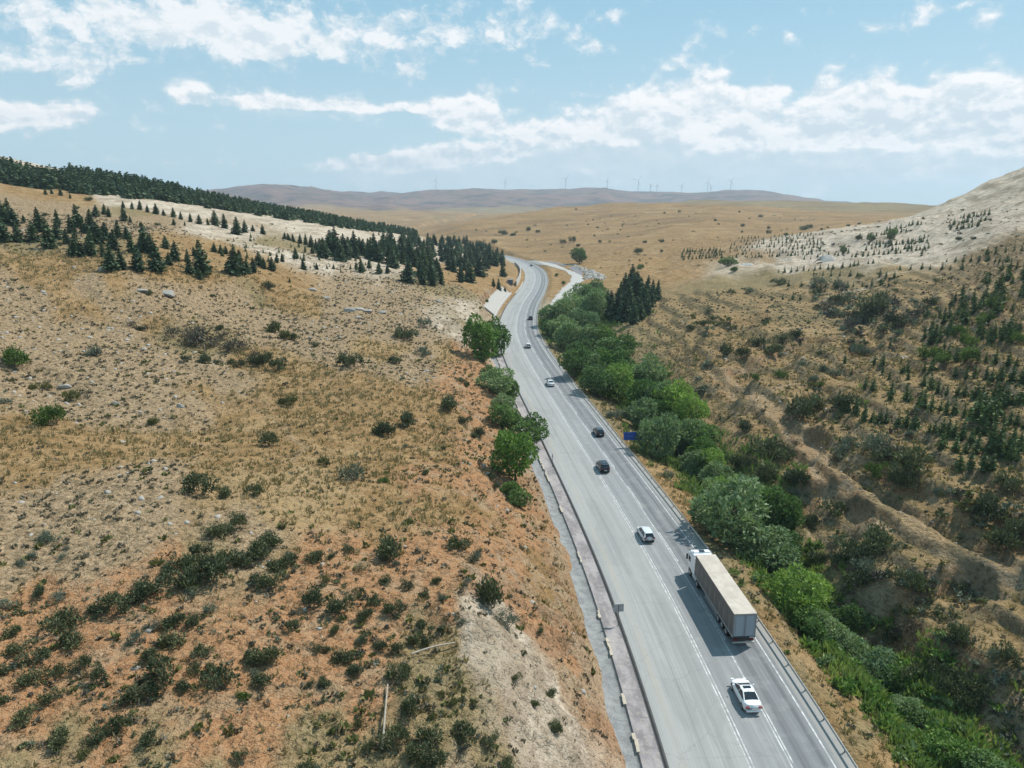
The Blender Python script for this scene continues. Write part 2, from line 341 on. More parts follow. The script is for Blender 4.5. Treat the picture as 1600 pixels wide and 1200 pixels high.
def Hxy(x, y):
    x = np.asarray(x, float); y = np.asarray(y, float)
    t, r = tocoord(x, y)
    ft = (t - TH[0]) / (TH[-1] - TH[0]) * (NT - 1); fr = (r - RHO[0]) / (RHO[-1] - RHO[0]) * (NR - 1)
    ft = np.clip(ft, 0, NT - 1.001); fr = np.clip(fr, 0, NR - 1.001)
    i = fr.astype(int); j = ft.astype(int); a = fr - i; b = ft - j
    return (GZ[i, j] * (1 - a) * (1 - b) + GZ[i + 1, j] * a * (1 - b) + GZ[i, j + 1] * (1 - a) * b + GZ[i + 1, j + 1] * a * b)
TS = np.exp(np.linspace(math.log(18), math.log(9000), 1500))
def hit(px, py):
    """first ground point seen through a pixel of the 1600 x 1200 photograph"""
    a, b, c = ray(px, py); a = np.atleast_1d(a); b = np.atleast_1d(b); c = np.atleast_1d(c)
    X = a[:, None] * TS; Y = b[:, None] * TS; Z = CAMH + c[:, None] * TS
    below = Z < Hxy(X, Y)
    i = np.argmax(below, 1); ok = below.any(1)
    i = np.maximum(i, 1); r = np.arange(len(a))
    h0 = Z[r, i - 1] - Hxy(X[r, i - 1], Y[r, i - 1]); h1 = Z[r, i] - Hxy(X[r, i], Y[r, i])
    f = np.clip(h0 / np.maximum(h0 - h1, 1e-9), 0, 1); t = TS[i - 1] * (1 - f) + TS[i] * f
    return np.stack([a * t, b * t, CAMH + c * t], 1), t, ok

def carve(pts, depth, width, seed=0, warp=4.0):
    """cut an eroded gully along a line on the ground"""
    global GZ
    P2, _, _ = hit([p[0] for p in pts], [p[1] for p in pts]); P2 = P2[:, :2]
    wx_ = GX + fbm(GX / 9, GY / 9, 200 + seed, 3) * warp * 2; wy_ = GY + fbm(GX / 9, GY / 9, 230 + seed, 3) * warp * 2
    d = seg_dist(wx_, wy_, P2); w_ = width * (1 + fbm(GX / 12, GY / 12, 260 + seed, 3) * .8)
    prof = 1 - sm(d, w_ * .35, w_); GZ = GZ - depth * prof * (.75 + fbm(GX / 7, GY / 7, 290 + seed, 3) * .7) * sm(aD, 10, 16)
carve([(1365, 940), (1400, 1000), (1450, 1060), (1530, 1120), (1620, 1180)], 4.5, 6.0, 1)
carve([(1265, 880), (1310, 830), (1290, 790), (1262, 770)], 3.0, 4.5, 2)
carve([(1620, 860), (1520, 815), (1430, 775), (1370, 730), (1320, 700)], 2.0, 4.5, 3)
carve([(1230, 720), (1260, 660), (1290, 610), (1330, 560), (1380, 520), (1450, 490)], 2.8, 5, 4)
carve([(1120, 650), (1150, 590), (1210, 560), (1270, 530)], 3.2, 6, 5)
carve([(1060, 560), (1110, 520), (1180, 500)], 1.8, 5, 6)
carve([(1500, 900), (1430, 950), (1390, 985)], 4, 5, 7)
carve([(1270, 480), (1340, 500), (1420, 500), (1500, 470)], 2.5, 8, 8)
carve([(0, 560), (100, 625), (190, 655), (290, 670), (380, 640)], 1.2, 5, 9)
carve([(1290, 1060), (1240, 940), (1180, 850), (1110, 760), (1050, 690)], 1.4, 3.0, 10)
# ------------------------------------------------------------------ helpers for objects
COL = scene.collection
def new_mat(name):
    m = bpy.data.materials.new(name); m.use_nodes = True; t = m.node_tree; t.nodes.clear(); nd = N(t)
    bs = t.nodes.new('ShaderNodeBsdfPrincipled'); out = t.nodes.new('ShaderNodeOutputMaterial')
    t.links.new(bs.outputs[0], out.inputs[0]); return m, nd, bs
def plain(name, c, rough=0.6, metal=0.0, var=0.0, vscale=1.0, spec=0.5, coat=0.0, bump=0.0):
    m, nd, bs = new_mat(name)
    bs.inputs['Roughness'].default_value = rough; bs.inputs['Metallic'].default_value = metal
    bs.inputs['Specular IOR Level'].default_value = spec; bs.inputs['Coat Weight'].default_value = coat
    if var > 0:
        nz = nd.noise(nd.coord(), vscale, 5, 0.6)
        nd.put(bs.inputs['Base Color'], nd.mix(nz, rgb(*[x * (1 - var) for x in c]), rgb(*[min(1, x * (1 + var)) for x in c])))
        if bump:
            b = nd.n.new('ShaderNodeBump'); b.inputs['Strength'].default_value = bump; b.inputs['Distance'].default_value = 0.05
            nd.put(b.inputs['Height'], nz); nd.put(bs.inputs['Normal'], b.outputs[0])
    else: bs.inputs['Base Color'].default_value = rgb(*c)
    return m
def mesh_from(name, verts, faces, mats=(), midx=None, smooth=False):
    me = bpy.data.meshes.new(name); verts = np.asarray(verts, dtype=np.float32)
    faces = np.asarray(faces)
    me.vertices.add(len(verts)); me.vertices.foreach_set('co', verts.ravel())
    k = faces.shape[1]; me.loops.add(faces.size); me.loops.foreach_set('vertex_index', faces.astype(np.int32).ravel())
    me.polygons.add(len(faces)); me.polygons.foreach_set('loop_start', np.arange(0, faces.size, k, dtype=np.int32))
    for m in mats: me.materials.append(m)
    if midx is not None: me.polygons.foreach_set('material_index', np.asarray(midx, dtype=np.int32))
    me.update(calc_edges=True)
    if smooth: me.polygons.foreach_set('use_smooth', np.ones(len(faces), dtype=bool))
    return me
def link(name, me, parent=None):
    o = bpy.data.objects.new(name, me); COL.objects.link(o)
    if parent: o.parent = parent
    return o
def tag(o, label=None, cat=None, group=None, kind=None):
    if label: o['label'] = label
    if cat: o['category'] = cat
    if group: o['group'] = group
    if kind: o['kind'] = kind
    return o
def thing(name, label, cat, loc=(0, 0, 0), rz=0.0, group=None):
    o = bpy.data.objects.new(name, None); COL.objects.link(o); o.location = loc; o.rotation_euler = (0, 0, rz)
    o.empty_display_size = 0.3
    return tag(o, label, cat, group)

# ------------------------------------------------------------------ ground zones
ZN = 'GPOWTEB'   # Golden grass, Pale stony soil, Orange soil, White rock, Tan scrub, grEen, Blue far hills
Z = []
def zz(tp, *pts):
    for p in pts: Z.append((p[0], p[1], ZN.index(tp)))
zz('G', (100, 420), (30, 405), (190, 435), (280, 430), (350, 440), (430, 440), (140, 495), (260, 490), (90, 700), (20, 690), (190, 700), (300, 690), (350, 610), (410, 560), (480, 590), (560, 590), (620, 610), (540, 640), (470, 680), (400, 660), (560, 690), (620, 720), (680, 700), (350, 740),
   (460, 740), (540, 760), (600, 790), (420, 780), (500, 800), (690, 790), (740, 790), (30, 740), (680, 640), (700, 560), (600, 545), (460, 470), (380, 400), (300, 380), (80, 300), (100, 310), (830, 870), (870, 930), (850, 900), (760, 800), (780, 440), (760, 430), (730, 440), (850, 440), (885, 450))
zz('G', (900, 380), (950, 400), (1000, 420), (1050, 400), (1000, 370), (900, 345), (1000, 340), (1100, 345), (1200, 345), (1100, 330), (1000, 326), (900, 330), (850, 345), (760, 370), (800, 385), (1250, 360), (1300, 350), (1080, 380), (1150, 365), (1300, 335), (940, 430), (980, 400), (1030, 430), (1100, 405))
zz('P', (40, 470), (90, 520), (150, 470), (60, 580), (200, 560), (240, 600), (180, 520), (120, 600), (250, 560), (350, 490), (450, 500), (420, 520), (500, 530), (560, 510), (620, 520), (650, 540), (500, 480), (560, 470), (620, 480), (660, 460), (380, 470), (300, 460), (240, 465), (300, 580),
   (220, 640), (150, 630), (60, 620), (330, 640), (380, 600), (100, 820), (50, 860), (200, 800), (30, 800), (160, 860), (250, 820), (20, 900), (720, 470), (640, 560), (560, 560), (350, 560), (380, 830), (200, 760), (100, 770), (60, 340), (120, 340), (20, 320), (180, 350), (250, 340), (100, 360), (350, 350), (640, 580), (250, 740))
zz('O', (60, 960), (150, 930), (130, 1010), (160, 1070), (200, 1020), (300, 950), (330, 1000), (280, 900), (100, 1100), (150, 1130), (450, 950), (500, 900), (550, 950), (480, 1000), (560, 870), (420, 1000), (600, 980), (650, 900), (700, 950), (360, 1080), (300, 1130), (430, 1050), (530, 1020), (640, 860),
   (690, 870), (500, 1080), (400, 1150), (560, 1100), (730, 900), (20, 1000), (20, 1150), (800, 850), (790, 880), (760, 850), (830, 940), (880, 1000), (780, 760), (760, 720), (745, 620), (740, 590), (730, 600), (735, 560), (750, 650), (770, 790), (820, 830), (900, 1080), (700, 820), (650, 740))
zz('T', (240, 1180), (350, 1180), (500, 1150), (560, 1180), (640, 1050), (700, 1020), (740, 1060), (680, 1140), (720, 1180), (60, 1180), (620, 1000), (340, 860), (300, 520), (340, 540), (420, 455), (420, 380), (230, 330), (140, 380), (60, 380), (700, 450), (720, 500))
zz('W', (500, 365), (540, 375), (470, 355), (570, 370), (600, 375), (560, 355), (620, 378), (430, 390), (460, 400), (400, 375), (380, 360), (340, 345), (250, 325), (230, 320), (200, 310), (300, 335), (10, 255), (25, 262), (735, 480), (725, 470), (740, 500), (730, 520), (720, 500), (800, 960), (820, 1000), (780, 980), (830, 1050), (850, 1100), (870, 1150), (840, 1180), (805, 1040), (780, 1020), (900, 1160))
zz('W', (1580, 290), (1540, 310), (1500, 320), (1560, 330), (1590, 340), (1480, 345), (1450, 345), (1420, 350), (1380, 360), (1340, 370), (1500, 365), (1550, 370), (1590, 380), (1450, 380), (1400, 385), (1300, 390), (1260, 385), (1330, 395), (1250, 375), (1420, 400), (1380, 402), (1480, 390), (1560, 395), (1200, 385), (1320, 405), (1220, 415), (1260, 412), (1400, 372))
zz('W', (1465, 322), (1500, 308), (1530, 298), (1570, 283), (1595, 274), (1440, 335), (1400, 345), (1350, 362))
zz('T', (1200, 440), (1300, 430), (1400, 430), (1500, 430), (1580, 430), (1480, 450), (1400, 460), (1450, 500), (1350, 510), (1250, 500), (1150, 480), (1100, 470), (1080, 450), (1150, 450), (1050, 500), (1100, 540), (1200, 590), (1300, 560), (1250, 560), (1400, 560), (1500, 580), (1580, 600), (1450, 600), (1550, 560), (1500, 640), (1400, 650), (1580, 680),
   (1480, 690), (1350, 680), (1500, 720), (1550, 760), (1450, 760), (1400, 790), (1300, 720), (1350, 760), (1500, 820), (1450, 880), (1400, 920), (1300, 830), (1350, 960), (1550, 900), (1580, 980), (1450, 980), (1500, 1050), (1580, 1100), (1400, 1050), (1300, 920), (1550, 1180), (1160, 620), (1100, 600), (1330, 480), (1000, 520), (1040, 560), (980, 560), (1050, 470), (1530, 500))
zz('O', (1180, 610), (1220, 650), (1250, 690), (1290, 730), (1150, 600), (1320, 760), (1130, 590), (1200, 600), (1390, 530), (1150, 555), (1480, 780), (1570, 880), (1290, 540))
zz('G', (1360, 730), (1420, 760), (1450, 800), (1500, 850), (1340, 700), (1100, 500), (1180, 520), (1450, 940), (1530, 920), (1380, 1000), (1420, 1060), (1200, 510), (1480, 1130), (1570, 840), (1450, 560), (1350, 1100), (1020, 460))
zz('G', (1020, 750), (1045, 790), (1060, 800), (1200, 920), (1230, 1000), (1260, 1040), (1300, 1090), (1340, 1150), (1370, 1190), (985, 700), (960, 670), (1010, 730))
zz('T', (1150, 880), (1180, 930), (1220, 960), (1250, 1020), (1320, 1120), (930, 620), (950, 650), (1280, 1080), (885, 560), (1130, 860))
zz('E', (1200, 870), (1250, 930), (1300, 1000), (1350, 1050), (1400, 1100), (1450, 1150), (1280, 960), (1320, 1030), (1370, 1100), (1420, 1180), (1160, 800), (1100, 750), (1080, 720), (1050, 680), (1000, 620), (960, 580), (920, 530), (1240, 900), (1350, 1000), (1050, 720), (1180, 850), (900, 510))
zz('B', (400, 305), (480, 312), (600, 315), (700, 312), (800, 310), (900, 310), (1000, 308), (1100, 309), (1200, 310), (350, 303), (650, 308), (750, 306), (850, 309), (950, 306), (1050, 306), (1150, 306), (540, 318), (620, 322))
zz('G', (600, 335), (560, 330), (660, 340), (700, 345), (500, 325), (640, 350), (700, 335), (760, 333))
zz('T', (1200, 322), (1300, 325), (1400, 326), (1120, 319), (750, 330), (700, 340))
Z = np.array(Z, float)
zp, ztt, zok = hit(Z[:, 0], Z[:, 1]); Z = Z[zok]; zp = zp[zok]
zt, zr_ = tocoord(zp[:, 0], zp[:, 1]); zr_ = zr_ * 0.5
wt_ = TT + fbm(GX / (rad * 0.06), GY / (rad * 0.06), 91, 4) * 0.07
wr_ = RR * 0.5 + fbm(GX / (rad * 0.05), GY / (rad * 0.05), 95, 4) * 0.07
MASK = np.zeros((7,) + TT.shape, np.float32)
for i in range(len(Z)):
    d2 = (wt_ - zt[i]) ** 2 + (wr_ - zr_[i]) ** 2
    MASK[int(Z[i, 2])] += (1.0 / (d2 + 6e-5) ** 2.2).astype(np.float32)
MASK /= MASK.sum(0)
MASK = MASK ** 1.15; MASK /= MASK.sum(0)
_br = np.stack([fbm(GX / (rad * .035 + 2), GY / (rad * .05 + 3), 300 + 7 * i, 4) for i in range(7)])
MASK = MASK * np.exp(_br * 6.5); MASK /= MASK.sum(0)
MASK = MASK.astype(np.float32)
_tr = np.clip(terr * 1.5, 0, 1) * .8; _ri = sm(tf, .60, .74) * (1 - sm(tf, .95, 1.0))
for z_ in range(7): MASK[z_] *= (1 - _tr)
MASK[ZN.index('T')] += _tr * (.35 + .65 * _ri); MASK[ZN.index('G')] += _tr * .65 * (1 - _ri)  # risers painted as scrub and bare earth, also standing in for their shade
RISER_SHADE = (_tr * _ri).astype(np.float32)
def paint_line(zone, pts, width, strength=.85, ruts=False, seed=0):
    P2, _, _ = hit([p[0] for p in pts], [p[1] for p in pts]); P2 = P2[:, :2]
    near = (GX > P2[:, 0].min() - 20) & (GX < P2[:, 0].max() + 20) & (GY > P2[:, 1].min() - 20) & (GY < P2[:, 1].max() + 20)
    d = seg_dist(GX[near] + fbm(GX[near] / 6, GY[near] / 6, 340 + seed, 3) * 2.5, GY[near] + fbm(GX[near] / 6, GY[near] / 6, 350 + seed, 3) * 2.5, P2)
    f = 1 - sm(d, width * .5, width)
    if ruts: f = np.maximum(1 - sm(np.abs(d - width * .55), .25, .8), f * .45)
    f = f * strength
    for z_ in range(7): MASK[z_][near] *= (1 - f)
    MASK[ZN.index(zone)][near] += f
STREAM = [(1120, 790), (1165, 840), (1240, 930), (1305, 1005), (1370, 1080), (1440, 1150), (1530, 1240)]
paint_line('E', STREAM, 7.0, .85, False, 12)
paint_line('P', [(1120, 580), (1180, 620), (1215, 650), (1250, 690), (1290, 735), (1340, 775), (1400, 815), (1470, 840), (1600, 885)], 3.2, 1.0, True, 1)
paint_line('P', [(1165, 640), (1190, 620), (1240, 600)], 1.6, .8, False, 2)
paint_line('P', [(1360, 1000), (1420, 1070), (1490, 1130), (1560, 1190)], 1.4, .9, False, 3)
paint_line('P', [(300, 1130), (420, 1080), (540, 1075)], .9, .5, False, 4)
paint_line('P', [(0, 650), (60, 600), (180, 540), (300, 520)], .9, .4, False, 5)
paint_line('P', [(400, 640), (480, 700), (460, 720)], .7, .5, False, 6)
paint_line('W', [(1290, 470), (1400, 425), (1500, 400), (1600, 365)], 2.5, .6, False, 7)
paint_line('W', [(1600, 330), (1450, 365), (1300, 415)], 2.5, .6, False, 8)
# the steep face of the cutting shows bare earth
gz_t = np.gradient(GZ, axis=1) / (rad * (TH[1] - TH[0])); gz_r = np.gradient(GZ, axis=0) / (rad * (RHO[1] - RHO[0]))
slope = np.hypot(gz_t, gz_r)
SLOPE = slope.astype(np.float32)
def zone_at(x, y):
    t, r = tocoord(np.asarray(x, float), np.asarray(y, float))
    j = np.clip(((t - TH[0]) / (TH[-1] - TH[0]) * (NT - 1)).astype(int), 0, NT - 1); i = np.clip(((r - RHO[0]) / (RHO[-1] - RHO[0]) * (NR - 1)).astype(int), 0, NR - 1)
    return MASK[:, i, j]

# ------------------------------------------------------------------ ground material
gm, g, bs = new_mat("ground")
P0 = g.coord('Object')
A1 = g.sep(g.attr('zone_a')); A2 = g.sep(g.attr('zone_b')); A3 = g.sep(g.attr('zone_c'))
nL = g.noise(P0, 0.035, 5, 0.6); nM = g.noise(P0, 0.28, 5, 0.62); nF = g.noise(P0, 2.3, 5, 0.65); nXF = g.noise(P0, 9.0, 3, 0.6)
hi = g.ramp(nM, 0.38, 0.64); hiF = g.ramp(nF, 0.36, 0.64)
cG = g.mix(hi, rgb(.30, .198, .095), rgb(.425, .29, .155)); cG = g.mix(g.math('MULTIPLY', g.ramp(nF, .50, .68), .45), cG, rgb(.23, .165, .082))
cG = g.mix(g.math('MULTIPLY', g.ramp(nL, .52, .66), .6), cG, rgb(.46, .345, .20))
cP = g.mix(hiF, rgb(.31, .225, .14), rgb(.48, .37, .245)); cP = g.mix(g.math('MULTIPLY', g.ramp(g.noise(P0, 1.1, 4, .6), .50, .60), .6), cP, rgb(.22, .175, .115))
cO = g.mix(hiF, rgb(.40, .215, .11), rgb(.48, .295, .17)); cO = g.mix(g.math('MULTIPLY', g.ramp(nM, .50, .64), .65), cO, rgb(.44, .33, .22))
cO = g.mix(g.math('MULTIPLY', g.ramp(g.noise(P0, 1.4, 5, .65), .54, .64), .75), cO, rgb(.20, .14, .085))
cW = g.mix(hi, rgb(.50, .43, .35), rgb(.74, .66, .56)); cW = g.mix(g.math('MULTIPLY', g.ramp(nF, .54, .66), .5), cW, rgb(.30, .25, .19)); cW = g.mix(g.math('MULTIPLY', g.ramp(g.noise(g.vec('MULTIPLY', P0, (.10, .028, .05)), 1.0, 6, .65), .50, .60), .6), cW, rgb(.31, .25, .18))
cT = g.mix(hiF, rgb(.225, .185, .10), rgb(.37, .295, .17)); cT = g.mix(g.math('MULTIPLY', g.ramp(g.noise(P0, .8, 5, .65), .50, .63), .6), cT, rgb(.15, .13, .07))
cT = g.mix(g.math('MULTIPLY', g.ramp(nL, .50, .62), .4), cT, rgb(.37, .275, .15))
cE = g.mix(hiF, rgb(.06, .095, .03), rgb(.14, .18, .06)); cE = g.mix(g.math('MULTIPLY', g.ramp(nM, .5, .66), .6), cE, rgb(.20, .17, .08))
far = g.noise(P0, .006, 7, .68)
cB = g.mix(g.ramp(far, .44, .58), rgb(.23, .145, .13), rgb(.06, .06, .065))
cB = g.mix(g.math('MULTIPLY', g.ramp(g.noise(P0, .012, 6, .7), .58, .66), .7), cB, rgb(.33, .30, .27))
acc = None
for sock, c in ((A1[0], cG), (A1[1], cP), (A1[2], cO), (A2[0], cW), (A2[1], cT), (A2[2], cE), (A3[0], cB)):
    v = g.vec('MULTIPLY', c, g.comb(sock, sock, sock)); acc = v if acc is None else g.vec('ADD', acc, v)
# bare rock and earth where it is steep, by zone-independent slope attribute
st = g.math('MULTIPLY', g.ramp(g.math('ADD', A3[1], g.math('MULTIPLY', g.math('SUBTRACT', nM, .5), 1.0)), .60, 1.05), g.math('SUBTRACT', .7, g.math('MULTIPLY', A2[0], .65)))
earth = g.mix(g.ramp(g.noise(P0, .09, 4, .6), .44, .56), rgb(.36, .22, .135), rgb(.44, .355, .255))
earth = g.mix(g.ramp(nF, .5, .66), earth, rgb(.25, .17, .105))
acc = g.mix(st, acc, earth)
# far slopes: darker vegetated bands and grazing patches of real ground colour
fb = g.noise(g.vec('MULTIPLY', P0, (.010, .022, .02)), 1.0, 7, .66)
acc = g.mix(g.math('MULTIPLY', g.math('MULTIPLY', g.ramp(fb, .44, .60), A3[2]), .6), acc, rgb(.20, .145, .09))
# little cushions of scrub
vd = g.vor(P0, 1.25); vd2 = g.vor(P0, .62)
tus = g.math('MAXIMUM', g.ramp(g.math('ADD', vd, g.math('MULTIPLY', g.math('SUBTRACT', nXF, .5), .5)), .36, .22),
             g.ramp(g.math('ADD', vd2, g.math('MULTIPLY', g.math('SUBTRACT', nF, .5), .6)), .30, .18))
dens = g.math('ADD', g.math('MULTIPLY', A1[1], .85), g.math('ADD', g.math('MULTIPLY', A2[1], .85), g.math('ADD', g.math('MULTIPLY', A1[2], .6), g.math('MULTIPLY', A1[0], .30))))
dens = g.math('MULTIPLY', dens, g.ramp(g.noise(P0, .11, 3, .6), .40, .56))
acc = g.mix(g.math('MULTIPLY', g.math('MULTIPLY', tus, dens), .6), acc, g.mix(hi, rgb(.12, .115, .07), rgb(.165, .135, .085)))
# pale stones
sv2 = g.vor(P0, 2.4); stn = g.math('MULTIPLY', g.ramp(sv2, .13, .08), g.math('MULTIPLY', g.ramp(nM, .46, .6), g.math('ADD', A1[1], g.math('MULTIPLY', A1[2], .5), clamp=True)))
acc = g.mix(g.math('MULTIPLY', stn, .8), acc, rgb(.55, .51, .46))
acc = g.vec('MULTIPLY', acc, (.86, .82, .77))
risr_shade = g.attr('riser_shade'); acc = g.mix(g.math('MULTIPLY', g.sep(risr_shade)[0], .65), acc, rgb(.13, .105, .06))  # terrace risers darkened further in the colour, as painted shade lines
g.put(bs.inputs['Base Color'], acc); bs.inputs['Roughness'].default_value = 1.0; bs.inputs['Specular IOR Level'].default_value = 0.05
bp = g.n.new('ShaderNodeBump'); bp.inputs['Strength'].default_value = 0.9; bp.inputs['Distance'].default_value = 0.4
hgt = g.math('ADD', g.math('MULTIPLY', nF, .8), g.math('ADD', g.math('MULTIPLY', tus, .5), g.math('MULTIPLY', nXF, .25)))
g.put(bp.inputs['Height'], hgt)
bp2 = g.n.new('ShaderNodeBump'); bp2.inputs['Strength'].default_value = 0.8; bp2.inputs['Distance'].default_value = 2.0
g.put(bp2.inputs['Height'], g.noise(P0, .45, 5, .65)); g.put(bp.inputs['Normal'], bp2.outputs[0])
g.put(bs.inputs['Normal'], bp.outputs[0])

idx = np.arange(NT * NR).reshape(NR, NT)
F = np.stack([idx[:-1, :-1], idx[:-1, 1:], idx[1:, 1:], idx[1:, :-1]], -1).reshape(-1, 4)[:, ::-1]
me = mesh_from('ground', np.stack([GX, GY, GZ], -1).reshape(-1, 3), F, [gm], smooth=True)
def add_attr(me, name, arr):
    a = me.attributes.new(name, 'FLOAT_COLOR', 'POINT'); a.data.foreach_set('color', np.ascontiguousarray(arr, dtype=np.float32).ravel())
one = np.ones_like(TT)
farm = sm(rad, 420, 900)
add_attr(me, 'zone_a', np.stack([MASK[0], MASK[1], MASK[2], one], -1))
add_attr(me, 'zone_b', np.stack([MASK[3], MASK[4], MASK[5], one], -1))
add_attr(me, 'zone_c', np.stack([MASK[6], SLOPE * (1 - farm), farm, one], -1))
add_attr(me, 'riser_shade', np.stack([RISER_SHADE, RISER_SHADE, RISER_SHADE, one], -1))
ground = link('ground', me); tag(ground, 'dry hilly steppe ground on both sides of the highway', None, None, 'structure')

# ------------------------------------------------------------------ road
rm, r, rb = new_mat('asphalt')
ra = r.sep(r.attr('lane')); L = ra[0]; S = ra[1]; PR = r.coord()
rn = r.noise(PR, .5, 5, .6); rf = r.noise(PR, 14, 3, .6); rs_ = r.noise(r.comb(r.math('MULTIPLY', L, 1.6), r.math('MULTIPLY', S, .035), 0), 1.0, 5, .65)
lat = r.noise(r.comb(r.math('MULTIPLY', L, 3.0), r.math('MULTIPLY', S, .01), 5.0), 1.0, 4, .6)
left = r.mix(rs_, rgb(.245, .247, .243), rgb(.335, .332, .32)); mid = r.mix(rs_, rgb(.20, .205, .212), rgb(.265, .268, .27)); right = r.mix(rs_, rgb(.135, .143, .153), rgb(.205, .212, .22))
c = r.mix(r.ramp(L, -.25, .25), left, mid); c = r.mix(r.ramp(L, 3.3, 3.9), c, right)
def band(cn, wd): return r.ramp(r.math('ABSOLUTE', r.math('SUBTRACT', L, cn)), wd, wd * .25)
tr = r.math('MAXIMUM', band(4.75, .55), band(6.4, .5)); tr = r.math('MULTIPLY', tr, r.ramp(lat, .3, .6, .4, 1.0))
pt = r.ramp(r.noise(r.comb(r.math('MULTIPLY', L, .22), r.math('MULTIPLY', S, .035), 3.0), 1.0, 3, .5), .53, .56); c = r.mix(r.math('MULTIPLY', pt, .22), c, rgb(.16, .16, .16))
seam = band(-3.65, .05); c = r.mix(r.math('MULTIPLY', seam, .45), c, rgb(.12, .12, .12))
lg = r.noise(r.comb(r.math('MULTIPLY', L, 4.5), r.math('MULTIPLY', S, .05), 9.0), 1.0, 6, .7); c = r.mix(r.math('MULTIPLY', r.ramp(lg, .50, .68), .30), c, rgb(.13, .13, .135)); c = r.mix(r.math('MULTIPLY', r.ramp(lg, .50, .34), .25), c, rgb(.42, .415, .40))
c = r.mix(r.math('MULTIPLY', tr, .68), c, rgb(.085, .09, .095))
tr2 = r.math('MAXIMUM', band(1.0, .45), band(2.6, .45)); c = r.mix(r.math('MULTIPLY', tr2, .22), c, rgb(.15, .15, .15))
c = r.mix(r.math('MULTIPLY', r.math('MAXIMUM', band(-1.6, .5), band(-3.6, .5)), .22), c, rgb(.17, .17, .165))
dust = r.math('MULTIPLY', band(-5.9, .55), r.ramp(r.noise(r.comb(r.math('MULTIPLY', L, .5), r.math('MULTIPLY', S, .05), 0), 1.0, 4, .6), .3, .6))
c = r.mix(r.math('MULTIPLY', dust, .45), c, rgb(.36, .33, .27))
c = r.mix(r.math('MULTIPLY', r.ramp(L, 7.45, 7.9), .55), c, rgb(.33, .31, .28))
c = r.mix(r.math('MULTIPLY', r.ramp(rn, .5, .7), .25), c, rgb(.34, .34, .32))
crk = r.ramp(r.vor(r.vec('ADD', PR, r.vec('MULTIPLY', r.noise(PR, .6, 4, .6, out=1), (2, 2, 0))), .13, 'DISTANCE_TO_EDGE'), .010, .003)
c = r.mix(r.math('MULTIPLY', crk, .16), c, rgb(.10, .10, .10))
c = r.mix(r.math('MULTIPLY', r.math('SUBTRACT', rf, .5), .6, clamp=True), c, rgb(.1, .1, .1))
r.put(rb.inputs['Base Color'], c); rb.inputs['Roughness'].default_value = .82; rb.inputs['Specular IOR Level'].default_value = .35
mm, m_, mb_ = new_mat('road_paint')
wear = m_.ramp(m_.math('ADD', m_.noise(m_.coord(), 1.3, 6, .7), 0), .36, .60)
m_.put(mb_.inputs['Base Color'], m_.mix(wear, rgb(.58, .58, .57), rgb(.30, .30, .295))); mb_.inputs['Roughness'].default_value = .7
kerbm = plain('weathered_concrete', (.36, .33, .29), .95, var=.25, vscale=3.0, bump=.4)
ym = lambda Y: int(np.argmin(np.abs(CLP[:, 1] - Y)))
def strip(lats, zs, i0, i1, wob=None, dens=1):
    """sheet following the road between lateral offsets"""
    ii = np.arange(i0, i1 + 1); V = []; att = []
    for k_ in ii:
        for a_, z_ in zip(lats, zs):
            o_ = a_ + (wob[k_ - i0] if wob is not None and False else 0)
            V.append((CLP[k_, 0] + CLN[k_, 0] * o_, CLP[k_, 1] + CLN[k_, 1] * o_, z_)); att.append((o_, CLS[k_], 0, 1))
    nl = len(lats); id_ = np.arange(len(V)).reshape(len(ii), nl)
    Fq = np.stack([id_[:-1, :-1], id_[:-1, 1:], id_[1:, 1:], id_[1:, :-1]], -1).reshape(-1, 4)
    return V, Fq.tolist(), att
RV, RF, RA, RI = [], [], [], []
def addstrip(lats, zs, i0, i1, mi):
    V, Fq, at = strip(lats, zs, i0, i1); o = len(RV); RV.extend(V); RA.extend(at); RF.extend([[a + o for a in f] for f in Fq]); RI.extend([mi] * len(Fq))
iend = len(CLP) - 1
addstrip([-7.15, -5, -3, -1, 1, 3, 5, 7, 8.9], [0] * 9, 0, iend, 0)
addstrip([-7.15, -7.15], [-.5, 0], 0, iend, 0); addstrip([8.9, 8.9], [0, -.5], 0, iend, 0)
for a in (-.22, .10): addstrip([a, a + .13], [.006] * 2, 0, iend, 1)
addstrip([7.15, 7.30], [.006] * 2, 0, iend, 1)
addstrip([3.42, 3.54], [.006] * 2, 0, iend, 1)
def dash(lat0, w_, s0, s1):
    o = len(RV); pts = []
    for s_ in (s0, (s0 + s1) / 2, s1):
        x = np.interp(s_, CLS, CLP[:, 0]); y = np.interp(s_, CLS, CLP[:, 1]); nx = np.interp(s_, CLS, CLN[:, 0]); ny = np.interp(s_, CLS, CLN[:, 1])
        for l_ in (lat0, lat0 + w_): RV.append((x + nx * l_, y + ny * l_, .006)); RA.append((l_, s_, 0, 1))
    RF.extend([[o, o + 1, o + 3, o + 2], [o + 2, o + 3, o + 5, o + 4]]); RI.extend([1, 1])
s_ = 4.0
while s_ < CLS[ym(690)]:
    dash(3.68, .13, s_, s_ + 9.0); s_ += 18.0
me = mesh_from('road', RV, RF, [rm, mm], RI); add_attr(me, 'lane', np.array(RA))
road = link('road', me); tag(road, 'grey asphalt highway with white lane markings', None, None, 'structure')

